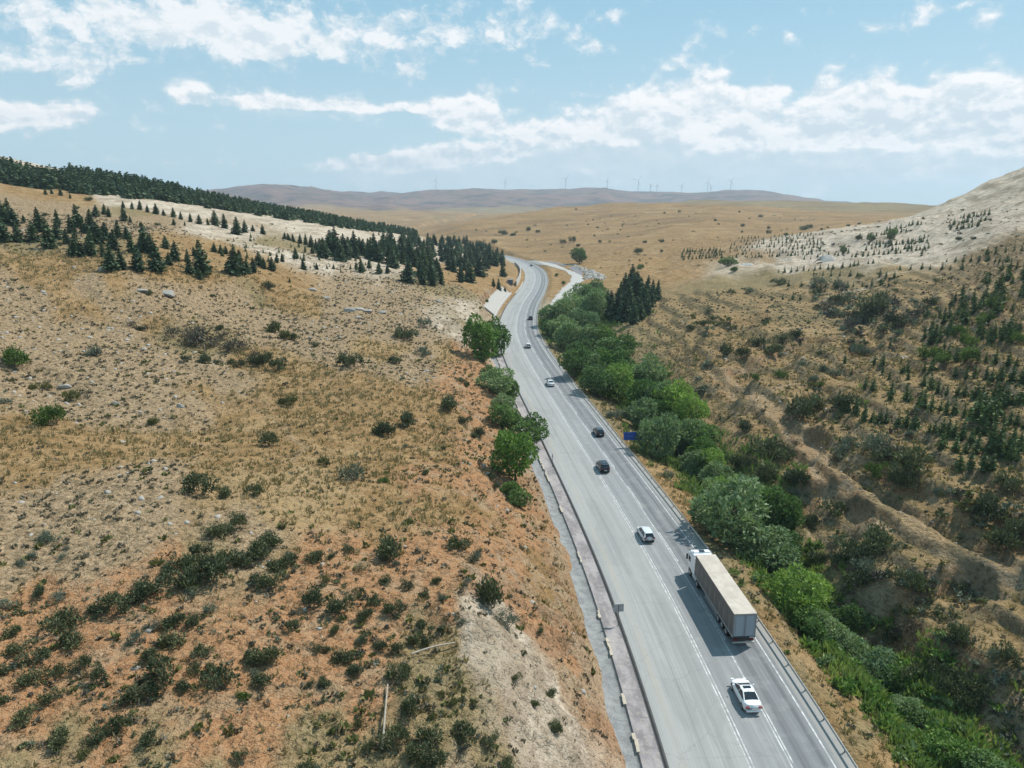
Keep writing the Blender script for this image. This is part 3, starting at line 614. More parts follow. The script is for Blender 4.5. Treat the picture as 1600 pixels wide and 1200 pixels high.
# left-hand apron of concrete slabs, kerbs and the gravel ditch
am, a_, ab = new_mat('apron_concrete')
al = a_.sep(a_.attr('lane')); sn = a_.noise(a_.comb(a_.math('MULTIPLY', al[0], .5), a_.math('MULTIPLY', al[1], .22), 0), 1.0, 4, .6)
ac = a_.mix(a_.ramp(sn, .38, .62), rgb(.17, .155, .16), rgb(.29, .265, .265)); joint = a_.ramp(a_.math('ABSOLUTE', a_.math('SUBTRACT', a_.math('FRACT', a_.math('MULTIPLY', al[1], .25)), .5)), .012, .004)
ac = a_.mix(a_.math('MULTIPLY', joint, .7), ac, rgb(.1, .09, .085)); ac = a_.mix(a_.math('MULTIPLY', a_.ramp(a_.noise(a_.coord(), 2.2, 5, .7), .52, .64), .5), ac, rgb(.40, .35, .28))
a_.put(ab.inputs['Base Color'], ac); ab.inputs['Roughness'].default_value = .95
gv, g2, gb = new_mat('ditch_gravel')
gn = g2.noise(g2.coord(), .9, 5, .65); gf = g2.noise(g2.coord(), 14, 4, .7)
gc = g2.mix(g2.ramp(gn, .38, .62), rgb(.14, .145, .15), rgb(.22, .225, .225)); gc = g2.mix(g2.ramp(gf, .5, .65), gc, rgb(.36, .35, .33))
g2.put(gb.inputs['Base Color'], gc); gb.inputs['Roughness'].default_value = 1
darkm = plain('dark_edge', (.07, .07, .072), .95, var=.35, vscale=1.2)  # dark mottled tone for the low kerb strip
def sheet(name, lats, zs, Y0, Y1, mat, label, jitter=0.0, mats=None, midx=None):
    i0, i1 = ym(Y0), ym(Y1); V, Fq, at = strip(lats, zs, i0, i1); V = np.array(V); at = np.array(at)
    if jitter:
        wv = (fbm(V[:, 0] / 1.7, V[:, 1] / 1.7, 7, 3)) * jitter
        inner = np.tile(np.array([0] + [1] * (len(lats) - 2) + [0]), i1 - i0 + 1)
        V[:, 2] += wv * .25 * inner; V[:, 0] += wv * inner
    me = mesh_from(name, V, Fq, mats or [mat], None if midx is None else np.tile(midx, i1 - i0), smooth=False); add_attr(me, 'lane', at)
    o = link(name, me); tag(o, label, None, None, 'structure'); return o
sheet('gutter', [-7.15, -7.18, -7.38, -7.42, -7.62], [-.1, .10, .10, -.06, -.05], 20, 420, darkm, 'low dark kerb along the left edge of the highway')
sheet('pavement', [-7.62, -8.1, -8.6, -9.1, -9.5], [-.05, -.02, .06, .14, .20], 20, 300, am, 'sloping strip of stained concrete slabs beside the highway', .25)
sheet('ditch', [-9.5, -9.55, -9.9, -10.5, -11.1, -11.6], [.20, -.02, -.08, -.06, .04, .30], 20, 235, gv, 'grey gravel drainage ditch at the foot of the cut slope', .3)
# broken pale kerb between slabs and ditch
kb = bmesh.new(); rk = random.Random(5)
s_ = CLS[ym(22)]
while s_ < CLS[ym(230)]:
    L_ = rk.uniform(.7, 3.4); 
    if rk.random() < .42:
        for q in range(int(L_ / .8) + 1):
            ss_ = s_ + q * .8; x = np.interp(ss_, CLS, CLP[:, 0]); y = np.interp(ss_, CLS, CLP[:, 1]); nx = np.interp(ss_, CLS, CLN[:, 0]); ny = np.interp(ss_, CLS, CLN[:, 1])
            lt = -9.52 + rk.uniform(-.06, .06)
            mt = Matrix.Translation((x + nx * lt, y + ny * lt, .17 + rk.uniform(-.03, .03))) @ Matrix.Rotation(math.atan2(ny, nx) + rk.uniform(-.06, .06), 4, 'Z') @ Matrix.Diagonal((rk.uniform(.2, .34), .78, .16, 1))
            bmesh.ops.create_cube(kb, size=1, matrix=mt)
    s_ += L_ + rk.uniform(.1, 2.2)
me = bpy.data.meshes.new('kerb'); kb.to_mesh(me); kb.free(); me.materials.append(plain('pale_kerb', (.42, .37, .30), .95, var=.3, vscale=2))
tag(link('kerb', me), 'broken pale kerb stones between the slabs and the ditch', None, None, 'structure')

# gravel side road
def drape(name, poly, mat, dz, step, label, soft=0.0):
    P2, _, _ = hit([p[0] for p in poly], [p[1] for p in poly]); P2 = P2[:, :2]
    return drape_w(name, P2, mat, dz, step, label)
def inside(poly, x, y):
    c_ = np.zeros(x.shape, bool); n_ = len(poly); j = n_ - 1
    for i in range(n_):
        xi, yi = poly[i]; xj, yj = poly[j]
        c_ ^= ((yi > y) != (yj > y)) & (x < (xj - xi) * (y - yi) / (yj - yi + 1e-12) + xi); j = i
    return c_
def drape_w(name, P2, mat, dz, step, label):
    x0, y0 = P2.min(0); x1, y1 = P2.max(0); nx = int((x1 - x0) / step) + 2; ny = int((y1 - y0) / (step * 1.5)) + 2
    gx, gy = np.meshgrid(x0 + np.arange(nx) * step, y0 + np.arange(ny) * step * 1.5)
    cx = gx[:-1, :-1] + step / 2; cy = gy[:-1, :-1] + step * .75
    ins = inside(P2, cx + fbm(cx / 3, cy / 3, 5, 3) * 2, cy + fbm(cx / 3, cy / 3, 9, 3) * 4)
    ii, jj = np.where(ins); V = np.stack([gx, gy, Hxy(gx, gy) + dz], -1).reshape(-1, 3); id_ = np.arange(nx * ny).reshape(ny, nx)
    Fq = np.stack([id_[ii, jj], id_[ii, jj + 1], id_[ii + 1, jj + 1], id_[ii + 1, jj]], -1)
    used, inv = np.unique(Fq.ravel(), return_inverse=True)
    o = link(name, mesh_from(name, V[used], inv.reshape(-1, 4), [mat], smooth=True)); tag(o, label, None, None, 'structure'); return o
whg = plain('pale_gravel', (.37, .355, .33), 1.0, var=.16, vscale=.3, bump=.3)
drape('side_road', [(820, 407), (847, 409), (869, 413.5), (886, 421), (909, 430), (912, 439), (901, 446), (921, 451), (905, 462), (885, 480), (868, 492), (856, 505), (852, 495), (858, 478), (866, 466), (875, 455), (891, 440), (893, 431), (882, 423), (862, 417), (846, 414.5)], whg, .16, .8, 'pale gravel side road curving off the highway')
drape('parking_area', [(847, 409.5), (858, 408.5), (884, 413), (886, 417), (869, 413)], plain('old_asphalt', (.17, .16, .165), .95, var=.2, vscale=.3), .2, .8, 'strip of old dark asphalt by the gravel road')
drape('asphalt_patch', [(888, 418), (900, 417), (911, 426), (911, 431), (900, 427)], bpy.data.materials['old_asphalt'], .2, .8, 'patch of old dark asphalt beside the rubble')
# ------------------------------------------------------------------ foliage
rng = np.random.default_rng(11); RND = random.Random(23)
def leaf_mat(name, dark, light, scale=1.2, trans=.25, tip=None):
    m, nd, bs = new_mat(name)
    oi = nd.n.new('ShaderNodeObjectInfo'); ge = nd.n.new('ShaderNodeNewGeometry')
    nz = nd.noise(nd.coord(), scale, 3, .6)
    f = nd.ramp(nd.math('ADD', nd.math('MULTIPLY', nz, .6), nd.math('MULTIPLY', ge.outputs['Random Per Island'], .4)), .28, .72)
    c = nd.mix(f, rgb(*dark), rgb(*light))
    if tip: c = nd.mix(nd.math('MULTIPLY', nd.ramp(ge.outputs['Random Per Island'], .80, .9), .8), c, rgb(*tip))
    k = nd.math('ADD', nd.math('MULTIPLY', oi.outputs['Random'], .5), .75)
    c = nd.vec('MULTIPLY', c, nd.comb(k, nd.math('ADD', nd.math('MULTIPLY', k, .8), .2), nd.math('ADD', nd.math('MULTIPLY', k, .6), .4)))
    nd.put(bs.inputs['Base Color'], c); bs.inputs['Roughness'].default_value = .7; bs.inputs['Specular IOR Level'].default_value = .25
    tr = nd.n.new('ShaderNodeBsdfTranslucent'); nd.put(tr.inputs[0], nd.vec('MULTIPLY', c, (1.1, 1.25, .7)))
    mx = nd.n.new('ShaderNodeMixShader'); mx.inputs[0].default_value = trans
    out = [x for x in nd.n if x.type == 'OUTPUT_MATERIAL'][0]
    nd.l.new(bs.outputs[0], mx.inputs[1]); nd.l.new(tr.outputs[0], mx.inputs[2]); nd.l.new(mx.outputs[0], out.inputs[0]); return m
ML = dict(
    pine=leaf_mat('needles', (.034, .064, .034), (.085, .13, .065), .8, .12),
    sap=leaf_mat('sapling_needles', (.055, .092, .032), (.135, .18, .068), 1.5, .15),
    fresh=leaf_mat('fresh_leaves', (.05, .11, .024), (.145, .235, .06), .7, .3),
    dark=leaf_mat('dark_leaves', (.055, .105, .035), (.16, .245, .08), .7, .25),
    willow=leaf_mat('willow_leaves', (.10, .155, .07), (.27, .35, .18), .7, .25),
    lime=leaf_mat('lime_leaves', (.11, .19, .035), (.29, .40, .11), .7, .3),
    d=leaf_mat('bush_dark', (.052, .066, .033), (.14, .155, .078), 1.6, .12),
    g=leaf_mat('bush_green', (.055, .10, .022), (.13, .19, .05), 1.6, .2),
    y=leaf_mat('bush_grey', (.095, .115, .085), (.20, .225, .17), 1.6, .15),
    b=leaf_mat('bush_twiggy', (.085, .072, .055), (.17, .145, .11), 2, .05, tip=(.07, .09, .04)),
    o=leaf_mat('bush_olive', (.075, .085, .028), (.155, .160, .060), 1.6, .15),
    r=leaf_mat('bush_dry', (.20, .155, .085), (.33, .26, .15), 2, .1),
    tuft=leaf_mat('tuft_grey', (.17, .14, .09), (.30, .235, .155), .35, .05),
    straw=leaf_mat('straw', (.28, .205, .10), (.42, .32, .17), .3, .15),
    reed=leaf_mat('reeds', (.10, .15, .045), (.23, .29, .10), .5, .3))
bark = plain('bark', (.13, .095, .07), .95, var=.35, vscale=6)
twig = plain('twigs', (.17, .145, .12), .95, var=.3, vscale=6)
deadwood = plain('dead_wood', (.30, .26, .21), .9, var=.3, vscale=4)

def leaves(cen, nrm, length, width, spin=None):
    """kite shaped leaf clumps: centre, long axis direction, sizes -> verts, faces"""
    n_ = len(cen); nrm = nrm / np.maximum(np.linalg.norm(nrm, axis=1), 1e-6)[:, None]
    r_ = rng.normal(size=(n_, 3)); s_ = np.cross(nrm, r_); s_ /= np.maximum(np.linalg.norm(s_, axis=1), 1e-6)[:, None]
    length = np.broadcast_to(length, n_)[:, None]; width = np.broadcast_to(width, n_)[:, None]
    bend = rng.normal(size=(n_, 3)) * .12 * length
    V = np.stack([cen - nrm * length * .5, cen + s_ * width * .5, cen + nrm * length * .5 + bend, cen - s_ * width * .5], 1).reshape(-1, 3)
    return V, np.arange(n_ * 4).reshape(-1, 4)
def tube(pts, rad_, k=5):
    pts = np.array(pts, float); rad_ = np.array(rad_, float); V = []; Fq = []
    for i, p in enumerate(pts):
        d = pts[min(i + 1, len(pts) - 1)] - pts[max(i - 1, 0)]; d /= np.linalg.norm(d) + 1e-9
        a = np.cross(d, (0.3, 1, 0.1)); a /= np.linalg.norm(a) + 1e-9; b = np.cross(d, a)
        for j in range(k):
            t = 2 * math.pi * j / k; V.append(p + (a * math.cos(t) + b * math.sin(t)) * rad_[i])
    for i in range(len(pts) - 1):
        for j in range(k): Fq.append((i * k + j, i * k + (j + 1) % k, (i + 1) * k + (j + 1) % k, (i + 1) * k + j))
    return np.array(V), np.array(Fq)
def joinp(parts):
    V = []; Fq = []; o = 0
    for v, f in parts: V.append(v); Fq.append(f + o); o += len(v)
    return np.concatenate(V), np.concatenate(Fq)

def conifer(seed, tiers=17, per=9, slim=.30, sub=5, gappy=.08):
    """unit height fir: (trunk, crown)"""
    rs0 = np.random.default_rng(seed); C, D, Ln, Wd = [], [], [], []
    lean = rs0.normal(size=2) * .02
    for k_ in range(tiers):
        t = k_ / (tiers - 1); z = .06 + .92 * t ** .95
        R = slim * (1 - t) ** .82 * (1 + .16 * math.sin(k_ * 2.4 + seed)) + .012
        if t < .08: R *= .75
        m = max(4, int(per * (1 - t * .55))); ph = rs0.uniform(0, 6.28)
        for j in range(m):
            if rs0.random() < gappy: continue
            a = ph + 6.283 * j / m + rs0.normal() * .18; L_ = R * rs0.uniform(.72, 1.18)
            droop = -.10 - .22 * (1 - t) + rs0.normal() * .06
            for q in range(sub):
                f = (q + .6) / sub; px_ = L_ * f
                off = rs0.normal() * .02 * (.4 + f)
                C.append((math.cos(a) * px_ - math.sin(a) * off + lean[0] * z, math.sin(a) * px_ + math.cos(a) * off + lean[1] * z, z + droop * px_ + .25 * px_ * px_ / max(R, .02) * .3 + rs0.normal() * .006))
                D.append((math.cos(a + rs0.normal() * .6), math.sin(a + rs0.normal() * .6), droop + rs0.normal() * .35))
                s0 = .060 + .095 * (1 - t) * (1 - .3 * f); Ln.append(s0 * rs0.uniform(.8, 1.3)); Wd.append(s0 * rs0.uniform(.55, .95))
    C.append((lean[0], lean[1], .985)); D.append((0, 0, 1)); Ln.append(.09); Wd.append(.02)
    V, Fq = leaves(np.array(C), np.array(D), np.array(Ln), np.array(Wd))
    T = tube([(0, 0, -.03), (lean[0] * .5, lean[1] * .5, .5), (lean[0], lean[1], .97)], [.022, .013, .003])
    return T, (V, Fq)
def broad(seed, kind='round', nl=2600, lobes=11, h=1.0, wdt=.8):
    rs0 = np.random.default_rng(seed); lob = []
    for i in range(lobes + 6):
        v = rs0.normal(size=3); v[2] = abs(v[2]) * .9 - .45; v /= np.linalg.norm(v); k_ = rs0.uniform(.55, .80)
        lob.append((v[0] * wdt * .46 * k_, v[1] * wdt * .46 * k_, .47 + v[2] * .46 * k_, rs0.uniform(.13, .20)))
    lob.append((0, 0, .45, .28)); lob.append((0, 0, .28, .22)); lob = np.array(lob)
    w_ = lob[:, 3] ** 2; pick = rs0.choice(len(lob), nl, p=w_ / w_.sum()); d = rs0.normal(size=(nl, 3)); d /= np.linalg.norm(d, axis=1)[:, None]
    rad_ = rs0.uniform(.6, 1.1, nl) ** .7; lump = 1 + .12 * np.sin(d[:, 0] * 9 + pick) * np.sin(d[:, 1] * 8 + pick * 2) + .10 * np.sin(d[:, 2] * 13 + pick)
    sc = np.array([1.0, 1.0, .95]); C = lob[pick, :3] + d * (lob[pick, 3] * rad_ * lump)[:, None] * sc; C[:, 2] = np.maximum(C[:, 2], .04)
    hidden = np.zeros(nl, bool)
    for l_ in lob: hidden |= (np.linalg.norm((C - l_[:3]) / sc, axis=1) < l_[3] * .75)
    keep = ~hidden | (rs0.random(nl) < .15); C = C[keep]; d = d[keep]
    up = np.array([0, 0, .55 if kind == 'willow' else .15]); D = d + rs0.normal(size=d.shape) * .65 + up
    s0 = rs0.uniform(.030, .060, len(C)); V, Fq = leaves(C, D, s0 * (1.5 if kind == 'willow' else 1.15), s0 * (.6 if kind == 'willow' else .9))
    tp = [tube([(0, 0, -.05), (rs0.normal() * .02, rs0.normal() * .02, .25), (rs0.normal() * .03, rs0.normal() * .03, .6)], [.030, .022, .008])]
    for l_ in lob[:6]: tp.append(tube([(0, 0, rs0.uniform(.12, .3)), (l_[0] * .5, l_[1] * .5, l_[2] * .7), tuple(l_[:3])], [.014, .010, .004], 4))
    return joinp(tp), (V, Fq)
def bush(seed, nl=420, flat=.62, spiky=.5, lobes=7, leaf=.085, sparse=0):
    rs0 = np.random.default_rng(seed); lob = []
    for i in range(lobes):
        a = rs0.uniform(0, 6.28); q = rs0.uniform(.05, .38); lob.append((math.cos(a) * q, math.sin(a) * q * .8, rs0.uniform(.12, .34) * flat * 1.2, rs0.uniform(.13, .24)))
    lob = np.array(lob); pick = rs0.integers(0, lobes, nl); d = rs0.normal(size=(nl, 3)); d[:, 2] = np.abs(d[:, 2]) * .9 - .15; d /= np.linalg.norm(d, axis=1)[:, None]
    spike = (1 + (rs0.random((lobes, 1)) > -1) * 0)[pick, 0] + spiky * (rs0.random(nl) ** 4) * np.maximum(d[:, 2], 0) * 1.2
    C = lob[pick, :3] + d * (lob[pick, 3] * rs0.uniform(.5, 1.1, nl) * spike)[:, None]; C[:, 2] = np.maximum(C[:, 2] * 1.0, .012)
    D = d + rs0.normal(size=d.shape) * .5 + np.array([0, 0, .5 * spiky]); s0 = leaf * rs0.uniform(.6, 1.25, nl)
    V, Fq = leaves(C, D, s0 * (1.0 + .5 * spiky), s0 * .62)
    tw = []
    for l_ in lob: tw.append(tube([(l_[0] * .2, l_[1] * .2, -.03), (l_[0] * .7, l_[1] * .7, l_[2] * .6), (l_[0] * 1.05, l_[1] * 1.05, l_[2] + l_[3] * .9)], [.014, .009, .003], 3))
    T = joinp(tw); return T, (V, Fq)
def two(name, T, C, mt, mc):
    V, Fq = joinp([T, C]); return mesh_from(name, V, Fq, [mt, mc], np.array([0] * len(T[1]) + [1] * len(C[1])))

CON = []
for s0 in range(7):
    T, C = conifer(100 + s0, per=11, slim=[.25, .29, .22, .31, .27, .21, .28][s0]); CON.append((mesh_from('trunk', T[0], T[1], [bark], smooth=True), mesh_from('crown', C[0], C[1], [ML['pine']])))
SAP = []
for s0 in range(5):
    T, C = conifer(200 + s0, tiers=9, per=7, slim=[.26, .22, .30, .27, .20][s0], sub=3, gappy=.12); V, Fq = C
    V = V.copy(); cen = V.reshape(-1, 4, 3).mean(1, keepdims=True); V = (cen + (V.reshape(-1, 4, 3) - cen) * 1.7).reshape(-1, 3)
    SAP.append(two('conifer_sapling', T, (V, Fq), bark, ML['sap']))
BRO = {}
for kd, (mt, kind, wd, n_) in {'fresh': ('fresh', 'round', .95, 6000), 'dark': ('dark', 'round', .95, 5800), 'willow': ('willow', 'willow', .95, 7000), 'lime': ('lime', 'willow', .95, 6400)}.items():
    BRO[kd] = []
    for s0 in range(4):
        T, C = broad(300 + s0 * 7 + len(kd), kind, nl=n_, lobes=10 + s0 * 2, wdt=wd)
        BRO[kd].append((mesh_from('trunk', T[0], T[1], [bark], smooth=True), mesh_from('crown', C[0], C[1], [ML[mt]])))
BSH = {}; BRAW = {}
for kd in 'dgybor':
    BSH[kd] = []; BRAW[kd] = []
    for s0 in range(5):
        T, C = bush(400 + s0 * 3 + ord(kd), nl={'d': 1000, 'g': 1100, 'y': 800, 'b': 420, 'o': 800, 'r': 500}[kd], flat=[.6, .75, .5, .65, .85][s0], spiky={'d': .75, 'g': .6, 'y': .8, 'b': 1.0, 'o': .5, 'r': .9}[kd], leaf=.06 if kd in 'dgo' else .05)
        BSH[kd].append(two('shrub', T, C, twig, ML[kd]))
        T, C = bush(900 + s0 * 3 + ord(kd), nl=46, flat=.65, spiky=.6, lobes=4, leaf=.2); BRAW[kd].append(C)

# ------------------------------------------------------------------ conifers
def poly_px(poly, n_, mode='px'):
    poly = np.array(poly, float); x0, y0 = poly.min(0); x1, y1 = poly.max(0); out = []
    while len(out) < n_:
        x = rng.uniform(x0, x1, n_ * 4); y = rng.uniform(y0, y1, n_ * 4); k_ = inside(poly, x, y); out += list(zip(x[k_], y[k_]))
    return out[:n_]
pines = []   # px, py(base), height px, area
z1 = [(28, 600, 150), (85, 612, 110), (18, 712, 150), (118, 715, 130), (210, 712, 130), (255, 650, 150), (312, 755, 190), (360, 620, 110), (355, 700, 120), (418, 722, 90), (450, 655, 110), (480, 800, 150), (490, 620, 140), (520, 650, 100), (565, 660, 150), (565, 800, 170), (598, 552, 70), (655, 540, 65), (680, 555, 60),
      (775, 580, 95), (770, 500, 45), (825, 507, 45), (875, 512, 60), (920, 527, 50), (975, 537, 65), (1025, 547, 40), (1085, 557, 60), (1130, 572, 50), (1190, 587, 55), (1245, 600, 60), (1300, 606, 45), (1345, 612, 95), (1405, 627, 90), (1480, 667, 110), (1532, 652, 75), (1580, 645, 40), (740, 684, 105), (795, 692, 75), (615, 720, 130), (655, 690, 100),
      (705, 765, 130), (645, 805, 90), (700, 890, 150), (765, 884, 120), (828, 787, 130), (885, 760, 100), (912, 785, 190), (865, 892, 160), (955, 800, 140), (980, 897, 170), (1038, 754, 80), (1095, 832, 125), (1060, 857, 80), (1172, 836, 80), (1190, 912, 110), (1265, 917, 215), (1248, 946, 75), (1215, 800, 60), (1338, 776, 60), (1378, 788, 60), (1413, 788, 50),
      (1458, 915, 185), (1498, 913, 150), (1545, 908, 100), (1585, 900, 90), (1015, 447, 40), (1088, 606, 40), (1155, 611, 30), (878, 614, 35), (815, 588, 40), (285, 416, 40), (325, 413, 42), (380, 423, 58), (440, 440, 32), (-20, 640, 150), (50, 560, 120), (150, 1190 - 600, 50)]
pines += [(x / 4, 200 + y / 4, h / 4, 'slope') for x, y, h in z1]
z2 = [(45, 464, 62), (180, 492, 42), (205, 502, 46), (235, 512, 52), (275, 522, 60), (310, 532, 72), (345, 547, 76), (375, 562, 70), (425, 612, 125), (400, 592, 100), (470, 582, 92), (525, 633, 132), (570, 604, 100), (250, 617, 72), (300, 687, 67), (380, 684, 42), (355, 585, 52), (308, 572, 36), (165, 637, 56), (130, 642, 62), (100, 690, 82), (210, 765, 32), (485, 682, 32), (445, 682, 26), (590, 683, 26), (625, 681, 46),
      (660, 701, 90), (708, 676, 60), (770, 711, 80), (822, 708, 56), (850, 483, 36), (950, 466, 48), (20, 660, 90), (50, 680, 70), (768, 470, 22)]
pines += [(400 + x / 4, 250 + y / 4, h / 4, 'slope') for x, y, h in z2]
z2b = [(1545, 730, 82), (1460, 656, 102), (1500, 652, 92), (1540, 642, 84), (1440, 650, 90), (1485, 792, 52), (1518, 818, 78), (1555, 830, 40)]
pines += [(400 + x / 4, 250 + y / 4, h / 4, 'curve') for x, y, h in z2b]
pines += [(x_, y_, RND.uniform(15, 24), 'spur') for x_, y_ in [(738, 402), (746, 404), (752, 400), (758, 407), (764, 403), (770, 409), (776, 406), (782, 411), (768, 414), (744, 412), (756, 416), (774, 416), (786, 416), (762, 420)]]
z3 = [(950, 490, 35), (955, 496, 42), (962, 501, 50), (975, 504, 48), (983, 500, 60), (990, 506, 40), (993, 476, 52), (1005, 491, 46), (1020, 471, 34), (1027, 469, 32), (975, 468, 42), (987, 457, 46), (1010, 462, 32), (1013, 493, 30), (968, 480, 40), (982, 478, 44), (998, 500, 36), (1000, 470, 36), (1018, 480, 26)]
pines += [(x, y, h, 'valley') for x, y, h in z3]
# dense wood on the spur
spur_poly = [(430, 612), (530, 632), (640, 612), (760, 640), (850, 660), (872, 762), (1000, 780), (1140, 797), (1200, 742), (1330, 782), (1400, 732), (1412, 655), (1385, 622), (1440, 600), (1462, 565), (1440, 545), (1300, 520), (1200, 505), (1100, 495), (950, 485), (900, 525), (750, 565), (590, 565), (450, 565)]
cand = [(400 + x / 4, 250 + y / 4) for x, y in poly_px(spur_poly, 900)]
cp3, ctt_, cok = hit([c_[0] for c_ in cand], [c_[1] for c_ in cand]); kept = []
for i in range(len(cand)):
    p = cp3[i]
    if cok[i] and all((p[0] - q[0]) ** 2 + (p[1] - q[1]) ** 2 > 3.5 ** 2 for q in kept) and len(kept) < 165:
        kept.append(p); pines.append((cand[i][0], cand[i][1], 9.6 * RND.uniform(.6, 1.2) * FPX / ctt_[i], 'spur'))
# ridge wood: sampled on the ground between the lower edge and just beyond the skyline
ridge = []
rp, rt, rok = hit(np.linspace(-60, 655, 120), np.interp(np.linspace(-60, 655, 120), [-60, 0, 60, 150, 300, 450, 560, 655], [284, 288, 302, 306, 322, 345, 361, 370]))
azl = np.linspace(-60, 655, 120)
for i in range(2300):
    ax = RND.uniform(-60, 655); t0 = np.interp(ax, azl, np.hypot(rp[:, 0], rp[:, 1])); t1 = np.interp(ax, [-60, 0, 150, 300, 450, 600, 655], [490, 495, 515, 560, 620, 705, 765])
    if t1 < t0 + 10: t0 = t1 - 25
    hd = t0 + (t1 - t0) * RND.random() ** .8; az = math.atan((ax - 800) / FPX); x = math.sin(az) * hd; y = math.cos(az) * hd
    if ax < 130 and vn(np.array([x / 22.]), np.array([y / 22.]), 4)[0] > .5: continue
    if min([(x - q[0]) ** 2 + (y - q[1]) ** 2 for q in ridge[-400:]] or [99]) < 7: continue
    ridge.append((x, y, RND.uniform(5.0, 7.6) * (1.1 if ax < 300 else .9)))
PX = np.array([p[0] for p in pines]); PY = np.array([p[1] for p in pines]); pp, pt, pok = hit(PX, PY)
lab_p = {'slope': ('dark green conifer standing on the open stony slope at the upper left', 'conifers scattered over the upper left slope'),
         'spur': ('dark conifer packed into the dense wood above the road bend', 'conifers of the dense wood above the bend'),
         'curve': ('dark conifer beside the retaining wall at the far road bend', 'conifers beside the far bend'),
         'valley': ('tall dark conifer in the tight clump right of the road beside the willows', 'conifers of the clump in the valley'),
         'ridge': ('dark conifer on the lower edge of the wooded ridge at the skyline', 'conifers along the lower edge of the ridge wood')}
def make_pine(x, y, hgt, label, group, wide=1.0, cat='conifer'):
    z = float(Hxy(x, y)); v = RND.randrange(len(CON)); t = thing('pine_tree', label, cat, (x, y, z), RND.uniform(0, 6.28), group)
    wide *= RND.uniform(.8, 1.25); t.scale = (hgt * wide, hgt * wide * RND.uniform(.9, 1.1), hgt); t.rotation_euler[0] = RND.uniform(-.05, .05); t.rotation_euler[1] = RND.uniform(-.05, .05)
    link('trunk', CON[v][0], t); link('crown', CON[v][1], t); return t
uniq = {48: None}
npine = 0
for i, p in enumerate(pines):
    if not pok[i]: continue
    hm = p[2] * pt[i] / FPX; lb, gp = lab_p[p[3]]; wdm = {'slope': 1.15, 'spur': 1.3, 'curve': 1.1, 'valley': 1.0}[p[3]]
    if p[2] > 53 and p[3] == 'slope': lb, gp = 'tallest conifer at the lower edge of the open stony slope', None
    make_pine(pp[i, 0], pp[i, 1], min(hm, 15), lb, gp, wdm); npine += 1
ridge.sort(key=lambda q: q[0] ** 2 + q[1] ** 2)
nr = max(0, 300 - npine)
for q in ridge[:nr]: make_pine(q[0], q[1], q[2], *lab_p['ridge'])
def merged(name, raws, pts, scales, mat, label, cat, zs=None, aniso=None, group=None, sink=0.0):
    Vs, Fs = [], []; o = 0; pts = np.asarray(pts, float); scales = np.asarray(scales, float)
    pick = rng.integers(0, len(raws), len(pts)); H_ = Hxy(pts[:, 0], pts[:, 1]) - sink * scales
    for v_ in range(len(raws)):
        ix = np.where(pick == v_)[0]
        if not len(ix): continue
        V0, F0 = raws[v_]; a = rng.uniform(0, 6.283, len(ix)); c_, s_ = np.cos(a)[:, None], np.sin(a)[:, None]; sc = scales[ix][:, None]
        sx = sc * (aniso if aniso else 1.0)
        X = (V0[:, 0] * c_ - V0[:, 1] * s_) * sx + pts[ix, 0:1]; Y = (V0[:, 0] * s_ + V0[:, 1] * c_) * sx + pts[ix, 1:2]; Zz = V0[:, 2] * sc + H_[ix][:, None]
        V = np.stack([X, Y, Zz], -1).reshape(-1, 3); Ff = (F0[None] + (np.arange(len(ix)) * len(V0))[:, None, None]).reshape(-1, F0.shape[1]) + o
        Vs.append(V); Fs.append(Ff); o += len(V)
    me = mesh_from(name, np.concatenate(Vs), np.concatenate(Fs), [mat]); ob = link(name, me); tag(ob, label, cat, group, 'stuff'); return ob
lowcon = []
for s0 in range(5):
    T, C = conifer(500 + s0, tiers=8, per=6, slim=.28, sub=2, gappy=.1); V, Fq = C; cen = V.reshape(-1, 4, 3).mean(1, keepdims=True); lowcon.append(((cen + (V.reshape(-1, 4, 3) - cen) * 2.3).reshape(-1, 3), Fq))
rest = ridge[nr:]
merged('pine_forest', lowcon, [q[:2] for q in rest], [q[2] for q in rest], ML['pine'], 'dark conifer wood covering the ridge on the upper left skyline', 'forest', aniso=1.35)

# ------------------------------------------------------------------ planted saplings on the right
sap = []
def row(pts, step, hm=2.3, miss=.12, jit=2.0, area='near'):
    pts = np.array(pts, float); L_ = np.concatenate([[0], np.cumsum(np.hypot(*np.diff(pts, axis=0).T))]); s_ = RND.uniform(0, step)
    while s_ < L_[-1]:
        if RND.random() > miss: sap.append((np.interp(s_, L_, pts[:, 0]) + RND.uniform(-jit, jit), np.interp(s_, L_, pts[:, 1]) + RND.uniform(-jit, jit) * .6, hm * RND.uniform(.65, 1.3), area))
        s_ += step * RND.uniform(.75, 1.3)
for l_, st_ in (([(1325, 645), (1370, 660), (1420, 668), (1530, 692), (1600, 708)], 11), ([(1390, 616), (1450, 640), (1520, 655), (1605, 668)], 12), ([(1440, 600), (1465, 613), (1560, 630), (1605, 636)], 14), ([(1470, 702), (1540, 712), (1605, 722)], 16),
                ([(1490, 731), (1560, 737)], 16), ([(1480, 588), (1605, 600)], 15), ([(1300, 632), (1345, 655), (1362, 662)], 11), ([(1520, 678), (1605, 690)], 13), ([(1470, 560), (1600, 574)], 16), ([(1340, 600), (1395, 628)], 12)):
    row(l_, st_, 2.9, .10, 2.5, 'near')
